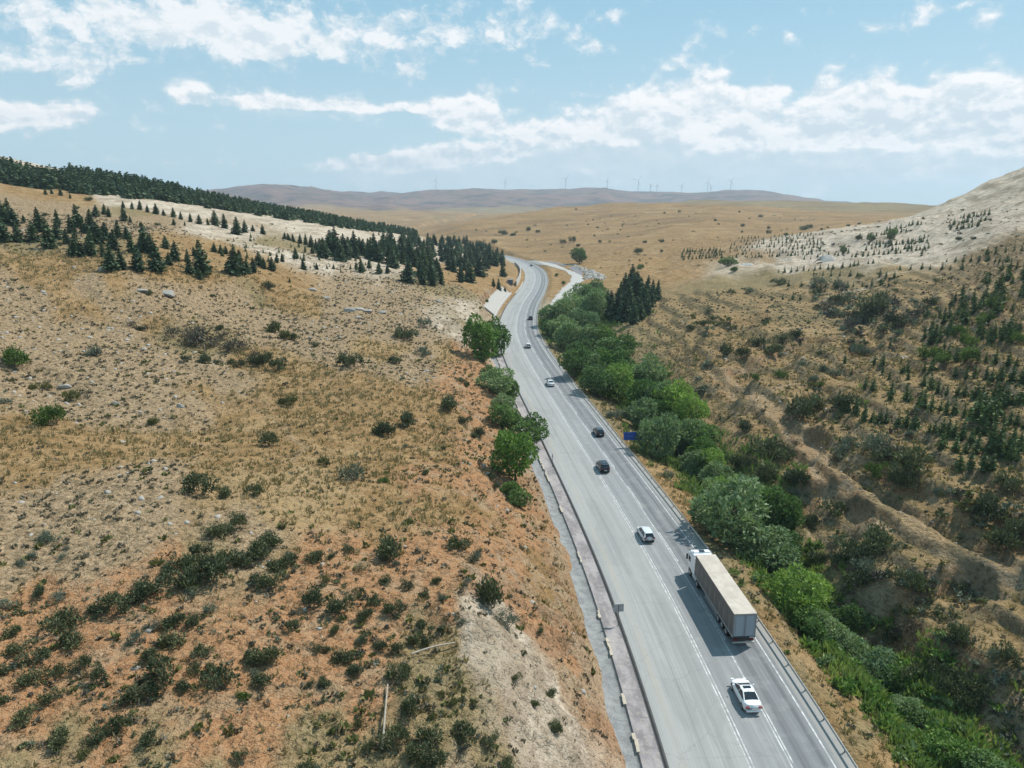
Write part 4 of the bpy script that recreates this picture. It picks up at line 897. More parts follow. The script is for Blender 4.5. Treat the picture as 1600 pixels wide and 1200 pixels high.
for l_, st_ in (([(1210, 427), (1300, 420), (1370, 412)], 8), ([(1400, 422), (1470, 421), (1525, 421)], 14), ([(1470, 410), (1530, 408), (1598, 412)], 12), ([(1330, 402), (1400, 396), (1452, 388)], 8), ([(1440, 404), (1440, 396)], 8), ([(1380, 386), (1450, 378)], 5), ([(1395, 392), (1430, 388)], 4), ([(1380, 362), (1440, 350)], 6),
                ([(1480, 352), (1545, 345)], 6), ([(1500, 342), (1545, 336)], 5), ([(1480, 360), (1540, 352)], 7), ([(1340, 372), (1420, 362)], 7), ([(1350, 392), (1450, 372)], 8), ([(1540, 398), (1600, 392)], 10), ([(1560, 424), (1600, 418)], 12), ([(1270, 430), (1400, 434)], 12), ([(1330, 448), (1400, 446)], 14), ([(1225, 448), (1330, 450)], 16),
                ([(1195, 470), (1270, 467)], 14), ([(1240, 408), (1330, 396)], 8), ([(1355, 384), (1392, 380)], 5)):
    row(l_, st_, 2.7, .12, 1.6, 'upper')
for y_ in (372, 377, 382, 387, 392, 397, 402): row([(1150 + (y_ - 372) * -1.2, y_ + 2), (1210, y_ - 1), (1285, y_ - 5)], 6, 2.4, .2, 1.2, 'rows')
for y_ in (392, 396, 400, 404): row([(1066, y_ + 2), (1130, y_ - 1)], 5, 3.4, .12, 1.0, 'rows')
for x_, y_ in poly_px([(1470, 480), (1500, 455), (1600, 425), (1600, 545), (1520, 530), (1440, 545), (1440, 500)], 70): sap.append((x_, y_, RND.uniform(2.5, 4.6), 'thicket'))
for x_, y_ in poly_px([(1520, 660), (1575, 625), (1580, 650), (1540, 665)], 9): sap.append((x_, y_, RND.uniform(3.6, 5.0), 'thicket'))
for x_, y_ in poly_px([(380, 365), (450, 375), (600, 385), (640, 420), (560, 430), (420, 410), (330, 400)], 60): sap.append((x_, y_, RND.uniform(1.2, 2.4), 'left'))
for x_, y_ in poly_px([(1300, 540), (1500, 540), (1480, 600), (1330, 600)], 22): sap.append((x_, y_, RND.uniform(1.8, 3.0), 'near'))
sp3, st3, sok = hit([s[0] for s in sap], [s[1] for s in sap])
lab_s = {'near': ('small green conifer sapling planted in a terraced row on the right slope', 'saplings in terraced rows, right slope'),
         'upper': ('small conifer sapling planted in a row on the pale upper right hillside', 'saplings in rows on the pale hillside'),
         'rows': ('tiny distant conifer sapling in the close rows beyond the valley', 'saplings in the far close rows'),
         'thicket': ('bushy young conifer in the dark green thicket at the right edge', 'young conifers in the right-hand thicket'),
         'left': ('tiny conifer sapling on the bare pale slope below the ridge wood', 'saplings on the bare slope at the left')}
order = sorted([i for i in range(len(sap)) if sok[i] and abs(float(road_d(sp3[i:i+1, 0], sp3[i:i+1, 1])[0][0])) > 12], key=lambda i: -sap[i][2] / st3[i])
for i in order[:300]:
    lb, gp = lab_s[sap[i][3]]; o = link('conifer_sapling', SAP[RND.randrange(len(SAP))]); o.location = sp3[i] - np.array([0, 0, .08]); h_ = sap[i][2]
    o.scale = (h_ * RND.uniform(.9, 1.2), h_ * RND.uniform(.9, 1.2), h_); o.rotation_euler = (0, 0, RND.uniform(0, 6.28)); tag(o, lb, 'sapling', gp)
if order[300:]: merged('sapling_plantation', lowcon, [sp3[i][:2] for i in order[300:]], [sap[i][2] for i in order[300:]], ML['sap'], 'rows of tiny distant planted conifers on the far pale slopes', 'saplings')

# ------------------------------------------------------------------ broadleaf trees
bt = [  # px, base py, width px, height px, kind, label, group
    (752, 560, 46, 74, 'fresh', 'larger bright green leafy tree at the left road edge below the pale cliff', None), (777, 556, 34, 66, 'fresh', 'narrower bright green tree touching the road behind its larger neighbour', None), (757, 566, 16, 26, 'lime', 'small yellow-green young tree at the foot of the bright roadside tree', None),
    (778, 616, 50, 46, 'willow', 'grey-green rounded bush-like tree left of the road, upper of the roadside row', None), (793, 630, 30, 44, 'fresh', 'small green tree between the grey-green one and the dark one, left roadside', None),
    (805, 752, 54, 100, 'fresh', 'tall mid-green tree leaning over the drainage ditch, left of the road', None), (826, 700, 50, 66, 'dark', 'dark olive tree overhanging the left road edge beside the tall green tree', None), (786, 668, 36, 46, 'dark', 'low dark green tree left of the overhanging olive tree', None), (812, 792, 30, 34, 'dark', 'bushy dark green small tree on the cut slope below the roadside trees', None), (798, 775, 26, 26, 'fresh', 'small bright bushy tree on the orange cut slope', None), (800, 668, 26, 34, 'fresh', 'mid green small tree squeezed behind the low dark one, left roadside', None), (786, 640, 28, 30, 'willow', 'low grey-green tree directly under the upper rounded roadside tree', None), (796, 712, 34, 44, 'dark', 'dark tree filling the gap left of the tall mid-green roadside tree', None), (768, 592, 26, 26, 'dark', 'dark low tree between the bright roadside tree and the grey-green one', None),
    (905, 412, 24, 26, 'dark', 'lone round dark tree in the dry meadow above the rubble heap', None), (1137, 416, 26, 13, 'fresh', 'wide bright green bushy tree by the dirt bank across the valley', None), (1393, 372, 14, 18, 'dark', 'dark conical tree alone on the pale upper right hillside', None), (1317, 397, 9, 14, 'dark', 'small dark tree beside the pale quarry bank', None), (1360, 378, 10, 14, 'dark', 'small dark green tree in the pale gully right', None)]
GW = 'silver-green willows along the stream'; GD_ = 'dark green leafy trees along the stream'; GL = 'yellow-green trees along the stream'
for px, py, w_, h_, k_ in [(873, 512, 48, 46, 'willow'), (893, 498, 46, 44, 'willow'), (915, 484, 44, 42, 'willow'), (928, 500, 42, 46, 'willow'), (890, 545, 46, 44, 'willow'), (876, 530, 34, 38, 'willow'), (912, 522, 42, 42, 'willow'), (930, 470, 34, 32, 'willow'), (938, 486, 34, 34, 'willow'), (860, 525, 26, 26, 'dark'),
                           (897, 590, 40, 56, 'dark'), (914, 592, 42, 42, 'willow'), (936, 594, 46, 46, 'fresh'), (930, 618, 48, 48, 'dark'), (962, 628, 58, 62, 'lime'), (985, 606, 48, 48, 'dark'), (1012, 604, 46, 48, 'willow'), (957, 560, 52, 34, 'dark'), (975, 556, 34, 32, 'fresh'), (1000, 655, 48, 60, 'fresh'), (1030, 648, 48, 56, 'willow'), (1052, 645, 52, 56, 'lime'), (1080, 662, 44, 50, 'lime'),
                           (1003, 672, 44, 52, 'willow'), (1028, 716, 58, 74, 'willow'), (1050, 656, 40, 42, 'lime'), (1078, 704, 50, 50, 'willow'), (1058, 712, 44, 50, 'willow'), (1098, 700, 42, 46, 'dark'), (1120, 792, 54, 50, 'lime'), (1142, 848, 106, 104, 'willow'), (1172, 815, 60, 70, 'willow'), (1205, 838, 56, 88, 'dark'), (1120, 800, 50, 56, 'willow'), (1197, 893, 84, 70, 'willow'), (1242, 962, 76, 80, 'lime'), (1270, 945, 44, 50, 'lime'),
                           (1318, 1028, 52, 48, 'willow'), (1370, 1072, 62, 60, 'willow'), (1330, 984, 34, 46, 'dark'), (1478, 1195, 60, 56, 'fresh'), (1540, 1215, 60, 44, 'dark'), (1085, 745, 46, 44, 'willow'), (940, 545, 40, 34, 'fresh'), (905, 560, 34, 34, 'dark'), (1232, 830, 34, 60, 'dark'), (1225, 880, 44, 56, 'dark'), (1270, 995, 40, 30, 'fresh'), (1100, 740, 36, 36, 'fresh'), (1150, 790, 44, 40, 'lime'), (1095, 722, 44, 40, 'fresh'), (1118, 762, 44, 44, 'willow'), (1108, 735, 40, 36, 'lime'), (1170, 850, 50, 44, 'fresh'), (1222, 915, 48, 44, 'dark'), (1262, 985, 44, 38, 'fresh'), (1290, 1000, 46, 44, 'willow'), (1300, 975, 34, 34, 'dark'), (1345, 1040, 44, 40, 'lime'), (1395, 1080, 46, 40, 'fresh'), (1410, 1120, 46, 38, 'willow'), (1440, 1140, 40, 34, 'dark'), (970, 590, 42, 40, 'fresh'), (1020, 632, 44, 44, 'dark'), (1044, 690, 42, 44, 'fresh'), (915, 548, 40, 40, 'willow'), (950, 600, 40, 40, 'dark')]:
    lb, gp = {'willow': ('silver-green rounded willow in the tree belt along the stream', GW), 'dark': ('dark green leafy tree in the tree belt along the stream', GD_), 'fresh': ('fresh green leafy tree in the belt along the stream', 'fresh green trees along the stream'), 'lime': ('yellow-green leafy tree in the belt along the stream', GL)}[k_]
    if w_ > 100: lb, gp = 'largest silver-green willow, rounded, beside the guardrail above the truck', None
    elif (px, py) == (1028, 716): lb, gp = 'tall silver-green willow standing just right of the blue road sign', None
    elif (px, py) == (1242, 962): lb, gp = 'broad yellow-green tree right of the rear half of the trailer', None
    elif (px, py) == (1197, 893): lb, gp = 'low wide willow below the largest willow beside the truck cab', None
    elif (px, py) == (1205, 838): lb, gp = 'tall dark green tree behind the largest willow', None
    bt.append((px, py, w_, h_, k_, lb, gp))
b3, bt3, bok = hit([b[0] for b in bt], [b[1] for b in bt])
for i, b in enumerate(bt):
    v = RND.randrange(4); rs_l = b[0] < 840 and b[1] > 500; kx = 1.3 if rs_l else 1.18; hm = (1.0 if rs_l else 1.12) * b[3] * bt3[i] / FPX / 1.02; wm = kx * b[2] * bt3[i] / FPX / .92
    x, y = b3[i][:2]; t = thing('willow_tree' if b[4] == 'willow' else 'broadleaf_tree', b[5], 'tree', (x, y, float(Hxy(x, y)) - .1), RND.uniform(0, 6.28), b[6])
    t.scale = (wm, wm, hm); link('trunk', BRO[b[4]][v][0], t); link('crown', BRO[b[4]][v][1], t)
# ------------------------------------------------------------------ shrubs
SH = []   # px, py centre, width px, kind, label, group
def S_(kind, lst, label, group):
    for q in lst: SH.append((q[0], q[1], q[2], kind, label, group))
def U_(px, py, w_, kind, label): SH.append((px, py, w_, kind, label, None))
U_(20, 560, 52, 'g', 'large bright green bush cut off by the left edge of the photo'); U_(147, 550, 30, 'y', 'upright grey-green bush alone on the stony slope above the hollow'); U_(80, 652, 52, 'g', 'low bright green bush above the golden grass at the far left')
U_(8, 625, 26, 'y', 'dark grey-green bush at the left edge above the low bright green bush'); U_(448, 624, 34, 'o', 'compact olive bush alone in the middle of the golden slope'); U_(602, 668, 48, 'd', 'broad dark bush, left one of the touching pair on the golden slope')
U_(634, 658, 38, 'd', 'smaller dark bush, right one of the touching pair on the golden slope'); U_(695, 630, 42, 'd', 'dark round bush at the top of the orange cut slope'); U_(636, 521, 42, 'd', 'very dark compact bush on the pale stony slope near the cliff'); U_(663, 506, 28, 'y', 'grey-green bush just above the very dark compact one')
U_(555, 740, 44, 'y', 'tall silvery grey-green bush on the golden slope'); U_(397, 768, 28, 'd', 'small round dark bush right of the paired bushes below the golden grass'); U_(312, 756, 58, 'd', 'wide dark bush, left of the pair above the scrub thicket'); U_(348, 770, 32, 'd', 'small dark bush, right of the pair above the scrub thicket')
U_(548, 563, 46, 'd', 'elongated dark bush at the lower edge of the pale stony slope'); U_(617, 562, 24, 'd', 'small round dark bush below the very dark compact one'); U_(420, 690, 34, 'd', 'narrow dark bush with bright tip left of the olive patch'); U_(508, 722, 26, 'o', 'small round olive bush left of the silvery bush')
U_(668, 736, 20, 'd', 'small dark bush above the orange bare patch'); U_(420, 447, 20, 'd', 'round dark bush on pale ground below the scattered conifers'); U_(772, 928, 62, 'd', 'largest tall dark bush standing on the crest of the road cutting'); U_(792, 968, 44, 'y', 'greyish bush against the lower side of the largest crest bush')
U_(598, 858, 62, 'd', 'broad dark bush in the middle of the orange slope'); U_(561, 886, 28, 'r', 'dry brown tussock bush below the broad dark bush'); U_(510, 905, 22, 'o', 'round olive tussock alone on orange soil'); U_(626, 1052, 46, 'd', 'dark bush at the left end of the lying pole'); U_(725, 892, 12, 'g', 'tiny bright green bush right of the pole on orange soil')
U_(379, 1088, 24, 'g', 'small bright green bush on bare soil near the bottom'); U_(662, 550, 26, 'y', 'faint grey bush right of the small round dark bush'); U_(600, 750, 18, 'g', 'small bright green bush right of the silvery bush')
g1 = ('dark thorny bush in the broken thicket on the orange slope, lower left', 'dark bushes of the lower left thicket')
S_('d', [(345, 826, 46), (372, 818, 34), (180, 945, 46), (150, 950, 32), (240, 912, 60), (285, 902, 58), (337, 890, 62), (362, 868, 48), (398, 860, 42), (64, 926, 28), (101, 972, 56), (112, 1000, 50), (32, 1010, 40), (60, 1026, 46), (50, 1056, 48), (8, 1048, 32), (78, 1088, 36), (36, 1118, 44), (8, 1092, 32), (266, 966, 46), (304, 968, 34), (270, 998, 50), (255, 1050, 60), (232, 1078, 48), (206, 1084, 38),
          (318, 1018, 36), (304, 1048, 26), (345, 1062, 50), (392, 1028, 38), (154, 1056, 38), (188, 1130, 40), (98, 1152, 52), (229, 1156, 36), (150, 1148, 42), (373, 1180, 28), (210, 930, 40), (312, 862, 40), (420, 845, 44), (130, 1040, 34), (90, 1050, 30), (20, 985, 30), (240, 1020, 36), (285, 1075, 30), (330, 1045, 28), (400, 905, 26), (430, 880, 26), (300, 880, 40), (262, 890, 40), (380, 880, 34)], *g1)
g2 = ('dark bush on the orange slope in the bottom middle, left of the road cutting', 'dark bushes of the bottom middle slope')
S_('d', [(408, 862, 44), (437, 880, 44), (425, 905, 48), (490, 868, 34), (460, 868, 20), (544, 858, 22), (533, 945, 44), (488, 938, 45), (565, 960, 34), (614, 948, 34), (588, 940, 28), (636, 916, 24), (662, 930, 26), (720, 850, 40), (645, 1098, 42), (620, 1013, 26), (648, 1000, 26), (668, 1000, 22), (572, 995, 28), (595, 1005, 28), (540, 1028, 42), (556, 1042, 34), (420, 1028, 50), (411, 1062, 36), (505, 1066, 28), (484, 1068, 18),
          (620, 1152, 50), (672, 1148, 50), (672, 1183, 62), (727, 1142, 52), (764, 1156, 32), (496, 1015, 18), (510, 1015, 18), (790, 1194, 36), (478, 1198, 34), (575, 1165, 26), (640, 1180, 40), (660, 975, 22), (680, 905, 18), (560, 925, 20), (525, 985, 22), (455, 980, 22), (600, 905, 20), (520, 868, 18)], *g2)
S_('y', [(745, 868, 34), (92, 932, 26), (236, 976, 26), (210, 998, 34), (330, 950, 30), (300, 925, 24), (400, 1052, 30), (560, 1000, 22), (730, 910, 22), (690, 935, 20), (620, 880, 18)], 'greyish twiggy bush between the dark ones on the lower orange slope', 'greyish bushes on the lower orange slope')
S_('y', [(10, 942, 36), (35, 878, 26), (80, 838, 38), (48, 866, 22), (98, 870, 18), (104, 856, 14)], 'grey-green low bush on the pale stony ground at the left edge', 'grey-green bushes at the left edge')
S_('o', [(707, 1098, 22), (690, 1085, 18), (725, 1075, 18), (660, 1075, 16), (675, 1120, 16), (740, 1095, 16), (560, 1130, 24), (520, 1140, 22), (130, 1180, 26)], 'small olive bush on the sandy slope near the bottom', 'olive bushes near the bottom')
S_('d', [(845, 985, 17), (817, 1020, 14), (806, 1055, 22), (857, 1082, 27), (835, 1100, 20), (870, 1134, 30), (752, 673, 30), (726, 655, 26), (730, 600, 18), (740, 680, 20), (722, 595, 14), (768, 745, 18), (690, 700, 14), (775, 760, 16)], 'small dark bush clinging to the steep bare face of the road cutting', 'bushes on the road cutting')
S_('b', [(228, 513, 18), (300, 518, 50), (270, 520, 34), (320, 532, 54), (290, 532, 40), (352, 545, 30), (375, 540, 36), (345, 522, 34), (205, 506, 18), (335, 535, 34), (392, 560, 30)], 'brown-green low scrub bush in the patch on the upper left slope', 'scrub bushes of the upper left patch')
S_('d', [(318, 562, 28), (290, 562, 16), (360, 565, 16), (375, 570, 20), (405, 566, 34), (434, 572, 32), (418, 560, 30), (340, 566, 14), (220, 512, 16), (345, 512, 18)], 'dark green bush along the lower edge of the scrub patch, upper left', 'dark bushes below the scrub patch')
S_('o', [(430, 512, 36), (445, 522, 34), (462, 528, 22), (492, 538, 18), (52, 605, 22), (75, 604, 20), (110, 620, 32), (238, 658, 26)], 'low olive-green bush in a faint strip on the left slope', 'low olive bushes on the left slope')
S_('d', [(233, 458, 14), (332, 462, 11), (122, 325, 8), (138, 310, 14), (247, 350, 10), (70, 335, 12), (60, 338, 10)], 'small dark bush on the open slope among the upper left rocks', 'small dark bushes on the upper left slope')
# right-hand slopes
g3 = ('dark green bush on the scrubby right-hand slope beyond the stream', 'dark bushes on the right slope')
S_('d', [(1162, 666, 36), (1200, 700, 64), (1226, 706, 46), (1240, 742, 48), (1205, 738, 54), (1158, 722, 40), (1255, 640, 64), (1278, 630, 46), (1318, 628, 44), (1417, 722, 66), (1405, 752, 54), (1385, 712, 46), (1566, 840, 60), (1598, 832, 50), (1300, 793, 44), (1260, 812, 40), (1364, 842, 78), (1340, 858, 56), (1310, 868, 44), (1275, 866, 42), (1344, 905, 44), (1423, 915, 50), (1505, 915, 28), (1505, 990, 52), (1388, 995, 34),
          (1487, 1072, 58), (1520, 1098, 56), (1500, 1060, 48), (1540, 1075, 46), (1572, 1025, 48), (1360, 478, 54), (1316, 466, 30), (1400, 500, 44), (1453, 472, 28), (1244, 524, 26), (1222, 528, 26), (1203, 543, 36), (1181, 533, 32), (1134, 548, 34), (1160, 552, 28), (1100, 505, 20), (1080, 512, 16), (1216, 440, 26), (1350, 492, 44), (1375, 470, 40), (1535, 795, 60), (1580, 757, 52), (1430, 1050, 44), (1470, 1040, 40)], *g3)
S_('y', [(1325, 690, 44), (1318, 705, 42), (1370, 690, 60), (1352, 888, 44), (1257, 780, 28), (1473, 995, 32), (1175, 452, 24), (1281, 440, 34), (1312, 443, 30), (1308, 490, 28), (1331, 545, 28), (1356, 550, 26), (1300, 583, 28), (1250, 567, 20), (1400, 520, 20), (1465, 770, 22), (1240, 770, 26), (1550, 1020, 36), (1290, 575, 26), (1270, 590, 24), (1440, 480, 24), (1510, 465, 18), (1330, 500, 34), (1190, 800, 26)], 'grey-green bush on the right-hand slope beyond the stream', 'grey-green bushes on the right slope')
S_('g', [(1222, 585, 26), (1456, 555, 40), (1475, 565, 32), (1515, 558, 36), (1512, 535, 40), (1388, 975, 30), (1368, 735, 40), (1340, 545, 22), (1148, 420, 20), (1180, 590, 16), (1540, 500, 34), (1500, 520, 30), (1560, 470, 36), (1585, 530, 34), (1280, 600, 18)], 'brighter green bush on the right-hand slope beyond the stream', 'brighter green bushes on the right slope')
S_('b', [(1357, 1000, 34), (1417, 975, 40), (1400, 985, 30), (1330, 890, 30), (1190, 640, 18), (1240, 690, 26), (1400, 700, 34), (1385, 740, 30), (1330, 510, 34), (1290, 480, 30)], 'brown-grey twiggy bush on the right-hand slope beyond the stream', 'twiggy bushes on the right slope')
S_('d', [(880, 378, 12), (895, 376, 13), (937, 378, 8), (904, 384, 7), (1007, 378, 8), (1033, 377, 9), (997, 393, 16), (1034, 393, 6), (840, 362, 9), (772, 379, 12), (826, 358, 10), (800, 366, 12), (786, 364, 14), (1188, 338, 8), (1061, 331, 5), (900, 327, 5), (1390, 372, 16), (1340, 372, 14), (1520, 372, 10), (1498, 374, 10), (1200, 364, 9), (1160, 352, 8), (1118, 344, 6), (1201, 356, 7), (1160, 362, 7), (1255, 356, 16), (1265, 354, 12), (1230, 366, 10), (1325, 352, 7)], 'small distant dark bush dotted on the dry hill beyond the valley', 'distant bushes on the dry hill')
S_('g', [(1001, 418, 15), (870, 430, 8), (881, 443, 9), (808, 485, 8), (760, 472, 10), (750, 480, 8)], 'small green bush in the dry grass near the gravel side road', 'small green bushes near the side road')
S_('y', [(935, 640, 30), (950, 645, 28), (968, 648, 32), (1040, 740, 26), (862, 790, 16), (866, 780, 14)], 'low grey-green bush just behind the guardrail', 'grey-green bushes by the guardrail')
nhand = len(SH)
def fill(poly, n_, w0, w1, kinds, label, group):
    for x_, y_ in poly_px(poly, n_ * 2 if n_ > 150 else n_):
        if n_ > 150 and fbm(np.array([x_ / 55.]), np.array([y_ / 30.]), 77, 3)[0] < .05: continue
        SH.append((x_, y_, w0 + (w1 - w0) * RND.random() ** 2, RND.choice(kinds), label, group))
fill([(0, 900), (180, 920), (330, 830), (640, 840), (760, 900), (800, 1200), (0, 1200)], 620, 6, 20, 'ddbyo', 'small bush', 'x')
fill([(0, 780), (0, 500), (200, 470), (500, 470), (700, 520), (740, 640), (760, 780), (640, 820), (300, 820)], 200, 5, 13, 'ybod', 's', 'x')
fill([(1040, 480), (1150, 440), (1250, 425), (1600, 425), (1600, 800), (1350, 770), (1200, 620), (1060, 560)], 430, 5, 20, 'dyoob', 's', 'x')
fill([(1230, 780), (1600, 760), (1600, 1200), (1520, 1150), (1400, 1020), (1280, 880)], 330, 8, 28, 'ddyyob', 's', 'x')
fill([(1100, 520), (1280, 600), (1400, 780), (1300, 860), (1200, 760), (1120, 640), (1040, 560)], 160, 6, 24, 'ddyo', 's', 'x')
fill([(700, 360), (900, 335), (1200, 330), (1330, 350), (1150, 400), (1000, 440), (930, 430), (800, 400)], 130, 2.5, 7, 'dyo', 's', 'x')
fill([(1270, 440), (1430, 470), (1440, 520), (1330, 520), (1260, 470)], 60, 10, 28, 'dyb', 's', 'x')
fill([(1180, 360), (1450, 340), (1600, 300), (1600, 400), (1300, 410)], 150, 3, 9, 'dyb', 's', 'x')
fill([(430, 345), (640, 395), (760, 440), (740, 470), (400, 430), (200, 380)], 110, 3, 8, 'doy', 's', 'x')
fill([(860, 640), (900, 640), (1060, 800), (1360, 1190), (1420, 1200), (1250, 950), (1100, 790), (940, 620)], 160, 5, 14, 'gor', 's', 'x')
s3, st_, sok2 = hit([q[0] for q in SH], [q[1] + q[2] * .22 for q in SH])
TRK = hit([1120, 1180, 1215, 1250, 1290, 1340, 1400, 1470, 1600], [580, 620, 650, 690, 735, 775, 815, 840, 885])[0][:, :2]; td = seg_dist(s3[:, 0], s3[:, 1], TRK); sd, _ = road_d(s3[:, 0], s3[:, 1]); restb = {k_: ([], []) for k_ in 'dgybor'}; nind = 0
for i, q in enumerate(SH):
    if not sok2[i] or (abs(sd[i]) < 12 and sd[i] < 0) or (0 < sd[i] < 9.6) or (i >= nhand and td[i] < 3.5): continue
    wm = q[2] * st_[i] / FPX * 1.08; x, y = s3[i][:2]
    if i < nhand and nind < 420:
        o = link('shrub', BSH[q[3]][RND.randrange(5)]); o.location = (x, y, float(Hxy(x, y)) - .06 * wm); hs = RND.uniform(1.0, 1.45) * wm; o.scale = (wm * RND.uniform(.9, 1.15), wm * RND.uniform(.85, 1.1), hs)
        if q[4].startswith(('tall', 'upright', 'largest tall')): o.scale[2] *= 1.35
        o.rotation_euler = (0, 0, RND.uniform(0, 6.28)); tag(o, q[4], 'bush', q[5]); nind += 1
    else: restb[q[3]][0].append((x, y)); restb[q[3]][1].append(wm)
names = {'d': 'dark green scrub scattered over the slopes on both sides of the road', 'g': 'small bright green scrub along the stream bank', 'y': 'small grey-green scrub scattered over the stony slopes', 'b': 'small brown twiggy scrub scattered over the slopes', 'o': 'small olive scrub scattered over the slopes', 'r': 'dry tan scrub behind the guardrail'}
for k_ in restb:
    if restb[k_][0]: merged('scrub', BRAW[k_], restb[k_][0], restb[k_][1], ML[k_], names[k_], 'scrub', sink=.04)

# low cushions, straw and stones covering the ground
def cushion(seed, n_=9, up=.5, ln=.5, wd=.34):
    rs0 = np.random.default_rng(seed); d = rs0.normal(size=(n_, 3)); d[:, 2] = np.abs(d[:, 2]); d /= np.linalg.norm(d, axis=1)[:, None]
    C = d * np.array([.3, .3, .22]); C[:, 2] += .06; return leaves(C, d + np.array([0, 0, up]), ln * rs0.uniform(.7, 1.2, n_), wd)
CU = [cushion(700 + i) for i in range(6)]; ST = [cushion(720 + i, 8, 1.6, .7, .16) for i in range(5)]
def sect(n_, r0, r1, a0, a1, pw=1.3):
    g_ = np.linspace(r0, r1, 600); w_ = g_ * np.where(g_ < 100, 1.0, (100 / g_) ** pw); cdf = np.cumsum(w_); cdf /= cdf[-1]; rr_ = np.interp(rng.random(n_), cdf, g_); aa = np.radians(rng.uniform(a0, a1, n_)); return np.sin(aa) * rr_, np.cos(aa) * rr_
def ground_scatter(n_, r0, r1, weights, a0=-42, a1=42, clump=.4, cs=9.0, pw=.6, dmin=12.2):
    x, y = sect(n_, r0, r1, a0, a1, pw); m = zone_at(x, y); wgt = sum(m[ZN.index(k_)] * v for k_, v in weights.items())
    wgt = wgt * np.clip(1 + (fbm(x / cs, y / cs, 123, 3)) * 4 * clump, 0, 2)
    d_, _ = road_d(x, y); wgt = wgt * np.where(seg_dist(x, y, TRK) < 2.6, .1, 1.0); k_ = (rng.random(n_) < wgt) & ((d_ < -dmin) | (d_ > 9.8)); return np.stack([x[k_], y[k_]], 1)
p_ = ground_scatter(52000, 26, 330, {'P': .55, 'T': .45, 'O': .42, 'G': .05, 'W': .10}); dd = np.hypot(p_[:, 0], p_[:, 1])
merged('dry_cushion_plants', CU, p_, rng.uniform(.22, .75, len(p_)) * (1 + dd / 500), ML['tuft'], 'low grey-green cushion plants dotting the dry slopes', 'ground cover')
p_ = ground_scatter(15000, 26, 260, {'P': .2, 'T': .45, 'O': .4, 'G': .05, 'E': .4}, clump=.8); dd = np.hypot(p_[:, 0], p_[:, 1])
merged('dwarf_scrub', CU, p_, rng.uniform(0, 1, len(p_)) ** 2 * 1.0 + .25, ML['o'], 'dwarf olive scrub dotting the dry slopes', 'ground cover')
p_ = ground_scatter(34000, 26, 240, {'G': .9, 'O': .16, 'T': .3}, clump=.6); dd = np.hypot(p_[:, 0], p_[:, 1])
merged('dry_grass', ST, p_, rng.uniform(.35, .95, len(p_)) * (1 + dd / 420), ML['straw'], 'golden dry grass tufts on the slopes', 'grass')
p_ = ground_scatter(24000, 40, 330, {'E': 1.0}, 2, 40, clump=.3); dd = np.hypot(p_[:, 0], p_[:, 1])
merged('stream_reeds', ST, p_, rng.uniform(.9, 2.2, len(p_)) * (1 + dd / 600), ML['reed'], 'green reeds and undergrowth filling the stream bed', 'reeds')
p_ = ground_scatter(2600, 40, 280, {'E': .9}, 2, 40, clump=.5)
merged('stream_undergrowth', BRAW['g'], p_, rng.uniform(1.0, 3.0, len(p_)), ML['reed'], 'green bushy undergrowth along the stream bed', 'undergrowth')
P2, _, _ = hit([p[0] for p in STREAM], [p[1] for p in STREAM]); P2 = P2[:, :2]; tt2 = rng.random(5200) * (len(P2) - 1); ii2 = tt2.astype(int); ff2 = (tt2 - ii2)[:, None]
q2 = P2[ii2] * (1 - ff2) + P2[ii2 + 1] * ff2 + rng.normal(size=(5200, 2)) * 2.9
q2 = q2[fbm(q2[:, 0] / 5, q2[:, 1] / 5, 412, 2) > -.16]; qd, _ = road_d(q2[:, 0], q2[:, 1]); q2 = q2[qd > 12.5]
merged('stream_reeds', ST, q2, rng.uniform(.7, 2.1, len(q2)), ML['reed'], 'tall green reeds along the stream right of the truck', 'reeds')
q3 = q2[::8]; merged('stream_undergrowth', BRAW['g'], q3, rng.uniform(1.2, 3.4, len(q3)), ML['fresh'], 'bright green low bushes along the stream right of the truck', 'undergrowth', sink=.08)
q3 = q2[3::13]; merged('stream_undergrowth', BRAW['y'], q3, rng.uniform(1.2, 3.0, len(q3)), ML['willow'], 'grey-green low willow scrub along the stream right of the truck', 'undergrowth', sink=.08)
def stone(seed, n_sub=2):
    b = bmesh.new(); bmesh.ops.create_icosphere(b, subdivisions=n_sub, radius=1); rs0 = np.random.default_rng(seed)
    nn = rs0.normal(size=(9, 3)); nn /= np.linalg.norm(nn, axis=1)[:, None]; dd_ = rs0.uniform(.30, .52, 9)
    V = np.array([v.co[:] for v in b.verts]); b.verts.ensure_lookup_table(); Ff = np.array([[v.index for v in f.verts] for f in b.faces]); b.free()
    dt_ = V @ nn.T; rr2 = np.min(np.where(dt_ > .05, dd_ / np.maximum(dt_, .05), 9), 1); V = V * np.minimum(rr2, .6)[:, None] * np.array([1.1, .85, .75]); return V, Ff
STN = [stone(800 + i) for i in range(6)]
rockm = plain('limestone', (.33, .305, .27), .95, var=.35, vscale=1.5, bump=.6)
p_ = ground_scatter(9000, 26, 300, {'P': .8, 'O': .25, 'W': .3, 'T': .08}, clump=.8, cs=14)
merged('loose_stones', STN, p_, (rng.random(len(p_)) ** 4 * .55 + .10) * (1 + np.hypot(p_[:, 0], p_[:, 1]) / 260), rockm, 'loose pale stones scattered over the dry slopes', 'stones', sink=.1)
